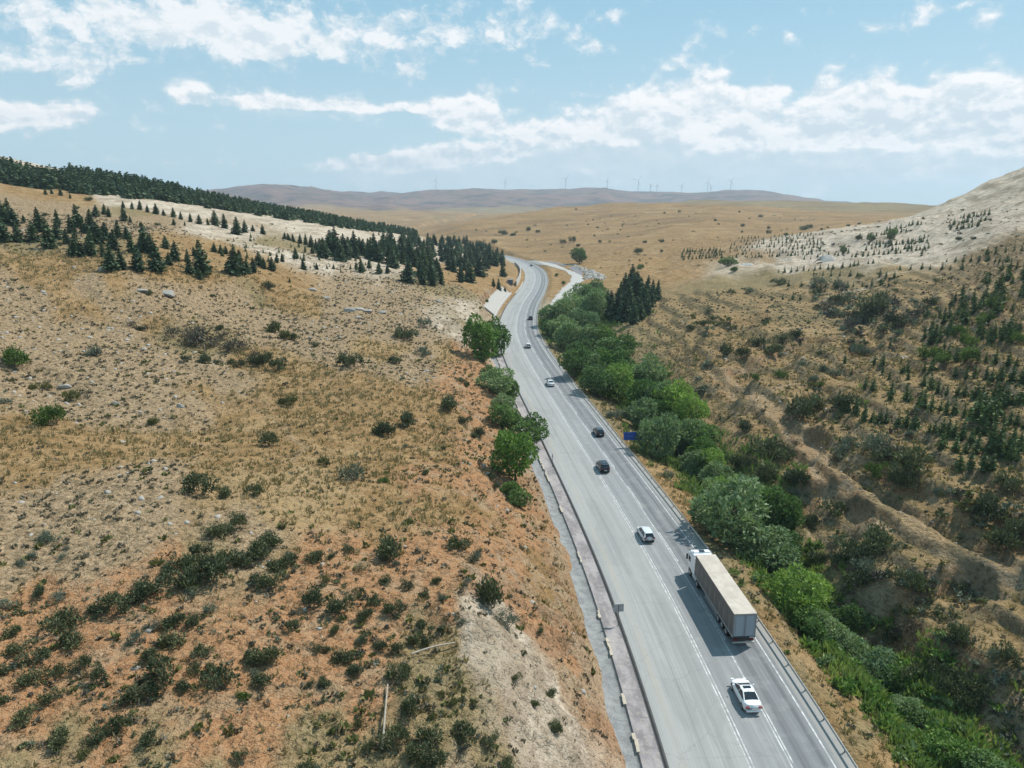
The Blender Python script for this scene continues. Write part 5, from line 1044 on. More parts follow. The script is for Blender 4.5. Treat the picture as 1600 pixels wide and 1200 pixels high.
# rubble heap beside the gravel road
rub = poly_px([(885, 414), (900, 414), (925, 422), (948, 432), (944, 437), (925, 436), (910, 438), (915, 428), (900, 420)], 260); r3, rt_, ro_ = hit([q[0] for q in rub], [q[1] for q in rub])
merged('rubble', STN, r3[:, :2], rng.uniform(.8, 2.8, len(r3)), rockm, 'heap of grey stone rubble by the gravel side road', 'rubble', sink=.05)
rocks = [(181, 632, 12, 'upright pale grey boulder in the hollow on the left slope'), (281, 636, 12, 'leaning pale boulder right of the upright one in the hollow'), (101, 605, 18, 'flat pale boulder on the slope above the low bright green bush'), (192, 691, 10, 'small flat pale rock on the golden grass'), (509, 466, 12, 'rounded pale rock on the upper stony slope'),
         (487, 453, 14, 'dark grey rock near the top of the stony slope'), (545, 486, 18, 'long dark grey outcrop, left piece of the outcrop line'), (560, 484, 20, 'middle piece of the grey outcrop line'), (576, 487, 14, 'right piece of the grey outcrop line'), (561, 497, 12, 'grey rock just below the outcrop line'), (598, 489, 14, 'flat pale rock right of the outcrop line'), (220, 455, 18, 'flat grey outcrop left of the small bush on the upper slope'), (262, 460, 26, 'long grey slab outcrop on the upper slope'),
         (1408, 801, 9, 'white boulder beside the dirt track on the right'), (1457, 816, 6, 'small white rock by the dirt track lower down'), (1367, 968, 9, 'pale boulder on the bank of the ravine'), (161, 422, 14, 'pale flat rock below the scattered conifers'), (116, 418, 8, 'small pale rock left of the flat one below the conifers'), (686, 472, 12, 'dark rock above the pale cliff'), (1256, 1120 - 600 + 40, 6, 'small pale rock on the right slope'), (505, 512, 7, 'small pale rock on the stony slope below the outcrop'), (219, 644, 8, 'small pale stone between the two boulders of the hollow')]
k3, kt_, ko = hit([q[0] for q in rocks], [q[1] for q in rocks])
for i, q in enumerate(rocks):
    V, Ff = stone(850 + i, 3); wm = q[2] * kt_[i] / FPX * 1.0; o = link('boulder', mesh_from('boulder', V, Ff, [rockm])); o.location = k3[i] + np.array([0, 0, wm * .04])
    o.scale = (wm, wm * .7, wm * (1.0 if 'upright' in q[3] or 'leaning' in q[3] else .55)); o.rotation_euler = (0, 0, RND.uniform(-.4, .4)); tag(o, q[3], 'rock')
# fallen poles
def pole(p0, p1, rad_, label):
    q3, _, _ = hit([p0[0], p1[0]], [p0[1], p1[1]]); a, b = q3[0], q3[1]; a[2] = Hxy(a[0], a[1]) + .35; b[2] = Hxy(b[0], b[1]) + .3; n_ = 7
    mid_ = [a + (b - a) * k_ / (n_ - 1) + np.array([0, 0, .5 * math.sin(math.pi * k_ / (n_ - 1)) * .3]) for k_ in range(n_)]
    mid_ = [np.array([m_[0], m_[1], max(m_[2], float(Hxy(m_[0], m_[1])) + .22)]) for m_ in mid_]
    V, Ff = tube(mid_, [rad_ * (1 - .35 * k_ / n_) for k_ in range(n_)], 8); o = link('fallen_pole', mesh_from('fallen_pole', V, Ff, [deadwood], smooth=True)); tag(o, label, 'pole')
pole((598, 1177), (606, 1075), .09, 'pale dead wooden pole lying up and down the slope near the bottom'); pole((643, 1028), (712, 1009), .085, 'pale dead wooden pole lying across the slope above the dark bush')
# ------------------------------------------------------------------ mesh builder for made things
class PB:
    def __init__(s): s.b = bmesh.new()
    def box(s, x0, x1, y0, y1, z0, z1, bev=0.0, seg=2, mi=0, taper=None):
        r_ = bmesh.ops.create_cube(s.b, size=1); vs = r_['verts']
        for v in vs:
            v.co = Vector(((x0 + x1) / 2 + v.co.x * (x1 - x0), (y0 + y1) / 2 + v.co.y * (y1 - y0), (z0 + z1) / 2 + v.co.z * (z1 - z0)))
            if taper and v.co.z > (z0 + z1) / 2: v.co.y += taper[1] if v.co.y > (y0 + y1) / 2 else taper[0]
        if bev:
            es = list({e for v in vs for e in v.link_edges}); bmesh.ops.bevel(s.b, geom=es, offset=bev, segments=seg, affect='EDGES', profile=.6)
        return s
    def cyl(s, c, axis, r_, L_, n_=20, r2=None):
        q = {'x': Matrix.Rotation(math.pi / 2, 4, 'Y'), 'y': Matrix.Rotation(math.pi / 2, 4, 'X'), 'z': Matrix.Identity(4)}[axis]
        bmesh.ops.create_cone(s.b, cap_ends=True, segments=n_, radius1=r_, radius2=r_ if r2 is None else r2, depth=L_, matrix=Matrix.Translation(c) @ q); return s
    def quad(s, pts):
        s.b.faces.new([s.b.verts.new(p) for p in pts]); return s
    def tube(s, pts, r_, k=6):
        V, Ff = tube(pts, [r_] * len(pts), k); vs = [s.b.verts.new(v) for v in V]
        for f in Ff: s.b.faces.new([vs[i] for i in f])
        return s
    def build(s, name, mat, parent=None, smooth=False, label=None):
        bmesh.ops.recalc_face_normals(s.b, faces=s.b.faces); me = bpy.data.meshes.new(name); s.b.to_mesh(me); s.b.free(); me.materials.append(mat)
        if smooth:
            for p in me.polygons: p.use_smooth = True
            me.set_sharp_from_angle(angle=math.radians(38))
        o = link(name, me, parent)
        if label: o['label'] = label
        return o
def paint(name, c, rough=.28, coat=.6):
    m, nd, bs = new_mat(name); nz = nd.noise(nd.coord(), 2.2, 4, .6)
    nd.put(bs.inputs['Base Color'], nd.mix(nz, rgb(*[x * .9 for x in c]), rgb(*c))); bs.inputs['Roughness'].default_value = rough; bs.inputs['Coat Weight'].default_value = coat; bs.inputs['Coat Roughness'].default_value = .06; return m
glass = plain('dark_glass', (.012, .015, .02), .06, spec=.8); rubber = plain('rubber', (.022, .022, .023), .85); rimm = plain('alloy', (.45, .46, .47), .35, metal=.8); redl = plain('red_lens', (.20, .012, .018), .25); platem = plain('plate_white', (.62, .64, .66), .5); blackp = plain('black_plastic', (.02, .02, .022), .55)
whitel = plain('headlamp', (.75, .77, .8), .15)
def lerp_tab(t, tab):
    xs = [a[0] for a in tab]; return np.interp(t, xs, [a[1] for a in tab])
def car(kind, col, Y, d, label, extra=(), dyaw=0.0):
    L_, W_, H_ = {'sedan': (4.62, 1.80, 1.42), 'hatch': (4.28, 1.79, 1.49), 'suv': (4.50, 1.86, 1.66)}[kind]
    x, y, hd = road_pt(Y, d); t = thing('car', label, 'car', (x, y, .012), hd + dyaw); pm = paint('car_paint', col, .3 if max(col) > .3 else .22)
    hw = W_ / 2; b = bmesh.new(); yr, yf = -L_ / 2, L_ / 2
    if kind == 'sedan': top = [(-1, .80), (-.97, .98), (-.90, 1.02), (-.70, 1.03), (-.4, .98), (.4, .96), (.47, .96), (.75, .86), (.93, .74), (1, .56)]; g0, g1, r0, r1 = -.66, .56, -.30, .10
    elif kind == 'hatch': top = [(-1, .72), (-.985, .92), (-.95, .98), (-.4, .98), (.5, .96), (.78, .90), (.94, .78), (1, .56)]; g0, g1, r0, r1 = -.955, .56, -.72, .16
    else: top = [(-1, .80), (-.985, 1.04), (-.95, 1.10), (-.4, 1.10), (.5, 1.07), (.80, 1.0), (.95, .90), (1, .62)]; g0, g1, r0, r1 = -.965, .56, -.78, .18
    ns = 34; rings = []
    for i in range(ns + 1):
        u = -1 + 2 * i / ns; u = math.copysign(abs(u) ** .82, u); zt = float(lerp_tab(u, top)); wr = (1 - max(0, (abs(u) - (.62 if u > 0 else .76)) / (.38 if u > 0 else .24)) ** 2.2 * (.34 if u > 0 else .20))
        w0 = hw * wr; zl = .22 + .10 * max(0, abs(u) - .85) / .15; zs = min(zt - .03, .78 if kind != 'suv' else .88)
        zs = max(zs, zl + .18)
        prof = [(w0 * .82, zl), (w0 * .97, zl + .10), (w0, (zl + zs) / 2), (w0 * .985, zs), (w0 * .93, zs + (zt - zs) * .6), (w0 * .80, zt), (w0 * .4, zt + .015), (0, zt + .02)]
        pr = [(px_, pz) for px_, pz in prof] + [(-px_, pz) for px_, pz in prof[:-1][::-1]]
        rings.append([b.verts.new((px_, u * L_ / 2 - math.copysign(1, u) * max(0, abs(u) - .66) / .34 * .30 * (px_ / w0) ** 2, pz)) for px_, pz in pr])
    m = len(rings[0])
    for i in range(ns):
        for j in range(m - 1): b.faces.new((rings[i][j], rings[i][j + 1], rings[i + 1][j + 1], rings[i + 1][j]))
        b.faces.new((rings[i][m - 1], rings[i][0], rings[i + 1][0], rings[i + 1][m - 1]))
    b.faces.new(rings[0]); b.faces.new(rings[-1][::-1]); q = PB(); q.b.free(); q.b = b; body = q.build('body', pm, t, True)
    zb0 = float(lerp_tab(g0, top)) + .0; zb1 = float(lerp_tab(g1, top)); Y0, Y1, R0_, R1_ = g0 * L_ / 2, g1 * L_ / 2, r0 * L_ / 2, r1 * L_ / 2
    bw = hw * .90; rw = hw * .66; rz = H_ - .035
    def bb(s_, y_, z_, w_=bw): return (s_ * w_, y_, z_)
    zc = lambda y_: float(lerp_tab(y_ / (L_ / 2), top)) - .02
    # glass
    wtab = [(Y0, hw * .80), (Y0 + .35, bw), (Y1 - .5, bw), (Y1, hw * .80)]; wbase = lambda y_: float(lerp_tab(y_, wtab))
    rtab = [(R0_, rw * .96), ((R0_ + R1_) / 2, rw * 1.02), (R1_, rw * .97)]; wro = lambda y_: float(lerp_tab(y_, rtab))
    PB().quad([(-wbase(Y1), Y1, zc(Y1)), (wbase(Y1), Y1, zc(Y1)), (wro(R1_), R1_, rz), (-wro(R1_), R1_, rz)]).build('windscreen', glass, t)
    PB().quad([(-wbase(Y0) * .97, Y0, zc(Y0)), (wbase(Y0) * .97, Y0, zc(Y0)), (wro(R0_), R0_, rz), (-wro(R0_), R0_, rz)]).build('rear_window', glass, t)
    for s_ in (-1, 1):
        sw = PB(); n_ = 8; bl_ = [Y0 + (Y1 - Y0) * k_ / n_ for k_ in range(n_ + 1)]; tp = [R0_ + (R1_ - R0_) * k_ / n_ for k_ in range(n_ + 1)]
        for k_ in range(n_): sw.quad([(s_ * wbase(bl_[k_]), bl_[k_], zc(bl_[k_])), (s_ * wbase(bl_[k_ + 1]), bl_[k_ + 1], zc(bl_[k_ + 1])), (s_ * wro(tp[k_ + 1]), tp[k_ + 1], rz), (s_ * wro(tp[k_]), tp[k_], rz)])
        sw.build('side_window', glass, t)
    rf = PB(); n_ = 10; prv = None; vr = []
    for k_ in range(n_ + 1):
        yy = R0_ - .06 + (R1_ - R0_ + .12) * k_ / n_; cr = .055 * (1 - (2 * k_ / n_ - 1) ** 2); w_ = wro(min(max(yy, R0_), R1_)) + .02
        vr.append([rf.b.verts.new((xx * w_, yy, rz - .02 * abs(xx) ** 3 * 1.5 + cr * (1 - xx * xx * .55) + .012)) for xx in (-1, -.8, -.4, 0, .4, .8, 1)])
    for k_ in range(n_):
        for j in range(6): rf.b.faces.new((vr[k_][j], vr[k_][j + 1], vr[k_ + 1][j + 1], vr[k_ + 1][j]))
    roof = rf.build('roof', pm, t, True); sol_ = roof.modifiers.new('thick', 'SOLIDIFY'); sol_.thickness = .03; sol_.offset = -1
    for s_ in (-1, 1):
        pl = PB()
        for (ya, yb, tt_) in ((Y1, R1_, .035), (Y0, R0_, .055 if kind == 'sedan' else .075)):
            pl.tube([(s_ * wbase(ya) * 1.0, ya, zc(ya)), (s_ * (wbase(ya) + wro(yb)) / 2, (ya + yb) / 2, (zc(ya) + rz) / 2 + .015), (s_ * wro(yb), yb, rz)], tt_, 6)
        ym_ = (R0_ + R1_) / 2 + .05; yb_ = (Y0 + Y1) / 2 + .05; pl.tube([(s_ * (wbase(yb_) + .004), yb_, zc(yb_)), (s_ * (wro(ym_) + .004), ym_, rz)], .028, 5)
        pl.tube([(s_ * wro(R0_), R0_, rz), (s_ * wro((R0_ + R1_) / 2), (R0_ + R1_) / 2, rz + .01), (s_ * wro(R1_), R1_, rz)], .035, 6)
        if kind != 'sedan':
            a, b_ = Y0 + .02, Y0 + .62; c_ = R0_ + .30; pl.quad([(s_ * (wbase(a) + .006), a, zc(a)), (s_ * (wbase(b_) + .006), b_ - .15, zc(b_)), (s_ * (wro(c_) + .006), c_, rz), (s_ * (wro(R0_) + .006), R0_, rz)])
        pl.build('pillar', pm, t)
    for yy in (L_ * .305, -L_ * .30):
        for s_ in (-1, 1):
            wh = link('wheel', None, t) if False else PB().cyl((s_ * (hw - .10), yy, .325), 'x', .325, .215, 24).build('wheel', rubber, t, True)
            PB().cyl((s_ * (hw + .012), yy, .325), 'x', .215, .02, 16).build('rim', rimm, wh)
            PB().cyl((s_ * (hw - .06), yy, .36), 'x', .375, .10, 20).build('wheel_arch', blackp, t)
    zl_ = .80 if kind == 'sedan' else (.86 if kind == 'hatch' else .95)
    for s_ in (-1, 1):
        tl = PB().box(min(s_ * hw * .50, s_ * hw * .90), max(s_ * hw * .50, s_ * hw * .90), yr - .006, yr + .16, zl_ - .10, zl_ + .055, .03).build('taillight', redl, t)
        PB().box(min(s_ * hw * .50, s_ * hw * .86), max(s_ * hw * .50, s_ * hw * .86), yf - .22, yf - .03, .60, .70, .03).build('headlight', whitel, t)
        PB().box(min(s_ * (hw + .02), s_ * (hw + .20)), max(s_ * (hw + .02), s_ * (hw + .20)), L_ * .16, L_ * .16 + .10, .93, 1.07, .03).build('mirror', pm, t)
    PB().box(-hw * .80, hw * .80, yr - .035, yr + .10, .34, .50, .03).build('bumper', pm if kind == 'sedan' else blackp, t)
    PB().box(-.26, .26, yr - .05, yr - .03, .60 if kind == 'sedan' else .58, .72 if kind == 'sedan' else .70).build('number_plate', platem, t)
    if 'sunroof' in extra: PB().box(-.38, .38, R1_ - .56, R1_ - .16, rz + .02, rz + .082, .01).build('sunroof', glass, t)
    if 'antenna' in extra: PB().tube([(0, R0_ + .12, rz + .03), (0, R0_ - .02, rz + .16)], .015, 5).build('antenna', blackp, t)
    if 'glassroof' in extra: PB().box(-rw * .8, rw * .8, R0_ + .25, R1_ - .1, rz + .05, rz + .062, .01).build('glass_roof', glass, t)
    if 'spoiler' in extra: PB().box(-rw * .85, rw * .85, R0_ - .22, R0_ + .02, rz - .015, rz + .03, .012).build('spoiler', pm, t)
    return t
def lat_of(px, py):
    q, _, _ = hit([px], [py]); a, b_, c_ = ray(px, py); tt_ = CAMH / -float(c_); x, y = float(a) * tt_, float(b_) * tt_
    d_, s_ = road_d(np.array([x]), np.array([y])); return y, float(d_[0])
def car_px(kind, col, px, py, label, extra=(), dyaw=0.0):
    Y_, d_ = lat_of(px, py); return car(kind, col, Y_, d_, label, extra, dyaw)
white = (.80, .82, .83); silver = (.60, .63, .65); darkc = (.020, .026, .030); darkb = (.028, .038, .046)
car_px('sedan', white, 1165, 1093, 'white saloon car with black sunroof following the truck, nearest the bottom', ('sunroof', 'antenna'), -.03 * 0)
car_px('hatch', silver, 1009, 840, 'pale silver hatchback just ahead of the truck in the inner lane', ('spoiler',))
car_px('suv', darkb, 942, 734, 'dark grey tall car in the inner lane, second car ahead of the truck', ('spoiler', 'glassroof'))
car_px('hatch', darkc, 936, 680, 'black car in the outer lane opposite the blue road sign')
car_px('sedan', white, 860, 602, 'white saloon car in the inner lane near the bright roadside tree belt')
car_px('hatch', (.66, .69, .68), 825, 543, 'small pale car on the straight below the road bend', ('spoiler',))
car_px('suv', darkb, 829, 499, 'small dark car entering the long bend in the outer lane')
car_px('sedan', darkc, 830, 416, 'tiny dark car farthest away on the road bend')

# ------------------------------------------------------------------ truck
def truck(Yrear, d):
    x, y, hd = road_pt(Yrear, d); x2, y2, _ = road_pt(Yrear + 14, d); hd = math.atan2(y2 - y, x2 - x) - math.pi / 2
    t = thing('semi_truck', 'white lorry cab pulling a long grey curtain-sided trailer with cream roof', 'truck', (x, y, .012), hd)
    cur, cn, cb_ = new_mat('curtain'); 
    wv = cn.noise(cn.vec('MULTIPLY', cn.coord(), (1, .9, .25)), 1.6, 4, .6); cn.put(cb_.inputs['Base Color'], cn.mix(wv, rgb(.10, .09, .085), rgb(.15, .135, .125))); cb_.inputs['Roughness'].default_value = .6
    rfm, rn_, rb_ = new_mat('roof_canvas'); rv = rn_.noise(rn_.vec('MULTIPLY', rn_.coord(), (1.0, .7, 1)), .9, 5, .6); rn_.put(rb_.inputs['Base Color'], rn_.mix(rn_.ramp(rv, .35, .65), rgb(.40, .345, .29), rgb(.49, .43, .365))); rb_.inputs['Roughness'].default_value = .7
    frm = plain('trailer_frame', (.27, .25, .25), .5, var=.2, vscale=2); door = plain('door_panel', (.30, .345, .39), .45, var=.12, vscale=1.5); alu = plain('aluminium', (.50, .50, .49), .45, metal=.5); ch = plain('chassis_dark', (.035, .035, .038), .7, var=.3, vscale=3); wp = paint('cab_white', (.80, .81, .82), .35)
    TL, hw, z0, z1 = 13.6, 1.275, 1.12, 4.0
    PB().box(-hw + .03, hw - .03, .06, TL - .05, z0 + .1, z1 - .06).build('cargo_box', frm, t)
    PB().box(-hw, hw, 0, TL, z1 - .05, z1 + .02, .02).build('roof', rfm, t)
    rb3 = PB()
    for k_ in range(1, 12): rb3.box(-hw + .06, hw - .06, TL * k_ / 12 - .03, TL * k_ / 12 + .03, z1 + .016, z1 + .026, .004)
    rb3.build('roof_bow', rfm, t)
    for s_ in (-1, 1):
        c_ = PB(); n_ = 140; xs = s_ * (hw - .012); prev = None
        for k_ in range(n_ + 1):
            yy = .12 + (TL - .24) * k_ / n_; off = .016 * math.sin(k_ * 1.35) + .008 * math.sin(k_ * .37); cur2 = [c_.b.verts.new((xs + s_ * off * f, yy, z_)) for z_, f in ((z0 + .16, 1), ((z0 + z1) / 2, 1.2), (z1 - .07, .4))]
            if prev:
                for j in range(2): c_.b.faces.new((prev[j], prev[j + 1], cur2[j + 1], cur2[j]))
            prev = cur2
        c_.build('curtain', cur, t, True)
        PB().box(min(s_ * (hw - .03), s_ * (hw + .005)), max(s_ * (hw - .03), s_ * (hw + .005)), 0, TL, z0 - .02, z0 + .16, .01).build('side_rail', alu, t)
        bk = PB()
        for k_ in range(26): yy = .3 + k_ * .51; bk.box(min(s_ * (hw + .006), s_ * (hw + .024)), max(s_ * (hw + .006), s_ * (hw + .024)), yy, yy + .06, z0 - .10, z0 + .32)
        bk.build('buckle_strap', alu, t)
        PB().box(min(s_ * (hw - .10), s_ * (hw - .06)), max(s_ * (hw - .10), s_ * (hw - .06)), 5.2, 9.6, .50, .62).box(min(s_ * (hw - .10), s_ * (hw - .06)), max(s_ * (hw - .10), s_ * (hw - .06)), 5.2, 9.6, .78, .90).build('side_guard', alu, t)
        PB().box(min(s_ * (hw + .004), s_ * (hw - .09)), max(s_ * (hw + .004), s_ * (hw - .09)), -.03, .06, z0, z1 - .04, .01).build('corner_post', frm, t)
        dr_ = PB().box(min(s_ * .03, s_ * (hw - .11)), max(s_ * .03, s_ * (hw - .11)), -.035, .05, z0 + .16, z1 - .22, .012).build('rear_door', door, t)
        PB().tube([(s_ * .14, -.05, z0 + .1), (s_ * .14, -.05, z1 - .2)], .018, 5).tube([(s_ * (hw - .24), -.05, z0 + .1), (s_ * (hw - .24), -.05, z1 - .2)], .018, 5).build('door_bar', frm, dr_)
        PB().box(min(s_ * .70, s_ * 1.15), max(s_ * .70, s_ * 1.15), -.07, .02, .80, .92).build('taillight', redl, t)
    PB().box(-hw + .08, hw - .08, -.03, .05, z1 - .20, z1 - .05).build('header_beam', frm, t)
    PB().box(-hw + .02, hw - .02, -.05, .10, z0 - .06, z0 + .12, .01).build('rear_sill', ch, t)
    PB().box(-1.2, 1.2, -.06, .04, .42, .60, .02).build('underrun_bar', alu, t)
    PB().box(.62, 1.12, -.062, -.05, z0 - .03, z0 + .07).build('number_plate', platem, t)
    PB().box(-.45, -.30, .05, TL - .4, .80, 1.10).box(.30, .45, .05, TL - .4, .80, 1.10).box(-1.1, 1.1, .05, .25, .62, 1.1).build('chassis', ch, t)
    PB().box(-1.15, -.65, 9.9, 10.1, .35, 1.1).box(.65, 1.15, 9.9, 10.1, .35, 1.1).build('landing_leg', ch, t)
    def wheels(ys, xo=1.0, r_=.50, w_=.34):
        for yy in ys:
            for s_ in (-1, 1):
                wh = PB().cyl((s_ * xo, yy, r_), 'x', r_, w_, 26).build('wheel', rubber, t, True); PB().cyl((s_ * (xo + w_ / 2 + .006), yy, r_), 'x', .27, .02, 16).build('rim', alu, wh)
    wheels((2.2, 3.51, 4.82), 1.03); PB().box(-1.24, -.80, 1.55, 5.45, 1.03, 1.08).box(.80, 1.24, 1.55, 5.45, 1.03, 1.08).build('mudguard', ch, t)
    # tractor
    f0 = TL - 1.3
    PB().box(-.42, -.28, f0, 16.4, .55, .90).box(.28, .42, f0, 16.4, .55, .90).box(-.5, .5, f0 + .4, f0 + 1.4, .90, 1.08, .03).build('tractor_chassis', ch, t)
    wheels((12.55,), .98, .51, .55); wheels((15.55,), 1.07, .51, .32)
    PB().box(-1.2, -.65, 11.9, 13.2, 1.04, 1.09).box(.65, 1.2, 11.9, 13.2, 1.04, 1.09).build('rear_mudguard', ch, t)
    for s_ in (-1, 1): PB().box(min(s_ * .62, s_ * 1.20), max(s_ * .62, s_ * 1.20), 13.25, 14.75, .42, 1.05, .08).build('fuel_tank', wp, t)
    c0, c1 = 14.25, 16.50
    cab = PB().box(-1.25, 1.25, c0, c1, .85, 3.05, .10, 3).box(-1.23, 1.23, c0, c1 - .06, 2.9, 3.55, .16, 4, taper=(0, -.55)).build('cab', wp, t, True)
    PB().box(-1.22, 1.22, c1 - .35, c1 + .06, .32, .95, .08, 3).build('front_bumper', wp, t)
    PB().box(-1.08, 1.08, c1 - .06, c1 + .012, 1.85, 2.80, .05).build('windscreen', glass, t)
    PB().box(-1.1, 1.1, c0 + .55, c1 - .95, 3.52, 3.72, .10, 3, taper=(.1, -.2)).build('roof_deflector', wp, t)
    PB().box(-.36, .36, c0 + .62, c0 + 1.15, 3.72, 3.77, .02).build('roof_hatch', glass, t)
    PB().box(-1.05, 1.05, c1 - .16, c1 + .22, 2.86, 2.93, .02).build('sun_visor', blackp, t)
    for s_ in (-1, 1):
        PB().box(min(s_ * 1.235, s_ * 1.262), max(s_ * 1.235, s_ * 1.262), c1 - 1.05, c1 - .18, 1.95, 2.65, .01).build('side_window', glass, cab)
        mr = PB().box(min(s_ * 1.33, s_ * 1.55), max(s_ * 1.33, s_ * 1.55), c1 - .16, c1 - .04, 2.0, 2.75, .04).build('mirror', blackp, t)
        PB().tube([(s_ * 1.22, c1 - .1, 2.72), (s_ * 1.42, c1 - .1, 2.76)], .025, 5).tube([(s_ * 1.22, c1 - .1, 1.98), (s_ * 1.42, c1 - .1, 1.99)], .025, 5).build('mirror_arm', blackp, mr)
        PB().box(min(s_ * 1.22, s_ * 1.27), max(s_ * 1.22, s_ * 1.27), c0 - .55, c0 + .05, .95, 3.35, .02).build('side_fairing', wp, t)
        PB().box(min(s_ * 1.1, s_ * 1.262), max(s_ * 1.1, s_ * 1.262), c1 - 1.55, c1 - .42, .75, 1.12, .03).build('wheel_arch', blackp, t)
        PB().box(min(s_ * .75, s_ * 1.15), max(s_ * .75, s_ * 1.15), c1 + .03, c1 + .07, .62, .82, .02).build('headlight', whitel, t)
    return t
Yt, dt = lat_of(1162, 1012); truck(Yt, dt)

# ------------------------------------------------------------------ guardrail
galv = plain('galvanised', (.42, .42, .40), .6, metal=.15, var=.25, vscale=1.2); post_m = plain('post_rust', (.13, .11, .095), .8, var=.3, vscale=2)
def guardrail(lat, Y0, Y1, label, zt=.78, spacing=4.0, dside=1, posts=True, dense=None):
    t = thing('guardrail', label, 'guardrail', (0, 0, 0)); i0, i1 = ym(Y0), ym(Y1)
    prof = [(.00, .31), (-.05, .26), (-.05, .19), (.0, .155), (-.05, .12), (-.05, .05), (.0, 0)]
    V = []; n_ = 0
    for k_ in range(i0, i1 + 1):
        for o_, z_ in prof + [(p[0] + .03, p[1]) for p in prof[::-1]]: V.append((CLP[k_, 0] + CLN[k_, 0] * (lat + o_), CLP[k_, 1] + CLN[k_, 1] * (lat + o_), zt - .31 + z_))
        n_ += 1
    m = len(prof) * 2; Ff = [(a * m + j, a * m + (j + 1) % m, (a + 1) * m + (j + 1) % m, (a + 1) * m + j) for a in range(n_ - 1) for j in range(m)]
    link('rail', mesh_from('rail', V, Ff, [galv], smooth=False), t)
    if not posts: return t
    pb = PB().box(-.035, .035, -.06, .06, -.9, .70).box(-.17, .03, -.07, .07, .50, .74, .01); me = None; s_ = CLS[i0]; cnt = 0
    pb2 = PB().box(.0, .07, -.06, .06, -1.1, .64).box(-.16, .05, -.05, .05, .52, .60); first = pb2.build('post', post_m, t); me = first.data; far_pts = []
    while s_ < CLS[i1]:
        x = np.interp(s_, CLS, CLP[:, 0]); y = np.interp(s_, CLS, CLP[:, 1]); nx = np.interp(s_, CLS, CLN[:, 0]); ny = np.interp(s_, CLS, CLN[:, 1])
        o = first if cnt == 0 else link('post', me, t); l2 = lat + .17 * dside; o.location = (x + nx * l2, y + ny * l2, 0); o.rotation_euler = (0, 0, math.atan2(ny, nx)); cnt += 1; s_ += spacing
        if cnt >= 99: break
    return t
guardrail(8.62, 36, 432, 'long steel guardrail along the right edge of the highway', spacing=4.05)
guardrail(8.62, 434, 640, 'steel guardrail continuing round the outer side of the far bend', spacing=6.0)
# low concrete edging behind the guardrail verge
# ------------------------------------------------------------------ signs
bm_, bn, bb_ = new_mat('sign_blue'); bb_.inputs['Base Color'].default_value = rgb(.018, .075, .34); bb_.inputs['Roughness'].default_value = .45
signw = plain('sign_lettering', (.10, .19, .50), .5); steel = plain('sign_back', (.36, .37, .38), .5, metal=.2, var=.15, vscale=1)
q, _, _ = hit([989], [699]); xs, ys = q[0][0], q[0][1]; zs_ = float(Hxy(xs, ys))
t = thing('road_sign', 'wide blue road sign on three dark posts beside the willows', 'sign', (xs, ys, zs_), .04)
PB().box(-1.98, 1.98, -.03, .03, 1.55, 3.25, .02).build('panel', bm_, t)
PB().box(-1.94, 1.94, -.036, -.031, 3.17, 3.21).box(-1.94, 1.94, -.036, -.031, 1.59, 1.63).box(-1.94, -1.90, -.036, -.031, 1.63, 3.17).box(1.90, 1.94, -.036, -.031, 1.63, 3.17).box(-1.5, .7, -.036, -.031, 2.36, 2.46).build('border', signw, t)
for xx in (-1.25, 0.0, 1.25): PB().box(xx - .05, xx + .05, .035, .13, -.3, 1.9).build('post', post_m, t)
x, y, hd = road_pt(73.4, -7.7); t = thing('traffic_sign', 'grey back of a square road sign on a post at the left kerb', 'sign', (x, y, 0), hd + .1)
PB().box(-.62, .62, .03, .06, 1.75, 2.75, .02).build('panel', steel, t); PB().tube([(0, .0, -.2), (0, .0, 2.6)], .04, 8).build('post', post_m, t); PB().box(-.55, .55, -.005, .03, 2.0, 2.05).box(-.55, .55, -.005, .03, 2.45, 2.5).build('bracket', steel, t)
x, y, hd = road_pt(125.5, -7.75); t = thing('marker_post', 'thin dark post with small head at the left kerb below the olive tree', 'post', (x, y, 0), hd)
PB().tube([(0, 0, -.2), (0, 0, 2.3)], .05, 8).build('post', post_m, t); PB().box(-.09, .09, -.03, .03, 1.9, 2.5, .01).build('head', steel, t)
# ------------------------------------------------------------------ walls at the far bend
wallm = plain('wall_concrete', (.34, .325, .30), .95, var=.2, vscale=.7, bump=.3); wall2 = plain('wall_pale', (.42, .40, .365), .95, var=.15, vscale=.7)
def wall(name, prof, Y0, Y1, mat, label, part=None):
    i0, i1 = ym(Y0), ym(Y1); V = []
    for k_ in range(i0, i1 + 1):
        for l_, z_ in prof: V.append((CLP[k_, 0] + CLN[k_, 0] * l_, CLP[k_, 1] + CLN[k_, 1] * l_, z_))
    m = len(prof); n_ = i1 - i0 + 1; Ff = [(a * m + j, a * m + (j + 1) % m, (a + 1) * m + (j + 1) % m, (a + 1) * m + j) for a in range(n_ - 1) for j in range(m)]
    b = bmesh.new(); vs = [b.verts.new(v) for v in V]
    for f in Ff: b.faces.new([vs[i] for i in f])
    b.faces.new(vs[:m]); b.faces.new(vs[-m:]); q_ = PB(); q_.b.free(); q_.b = b; return q_
t = thing('retaining_wall', 'sloping pale concrete retaining wall left of the road below the bend', 'wall', (0, 0, 0))
wall('w', [(-10.4, -.2), (-10.4, .5), (-15.2, 4.3), (-15.8, 4.3), (-15.8, -.2)], 312, 392, wallm, '').build('slope', wallm, t); wall('w', [(-9.6, -.2), (-9.6, .95), (-10.35, .95), (-10.35, -.2)], 300, 395, wall2, '').build('kerb_wall', wall2, t)
t = thing('boundary_wall', 'tall pale concrete wall hugging the inner side of the far bend', 'wall', (0, 0, 0))
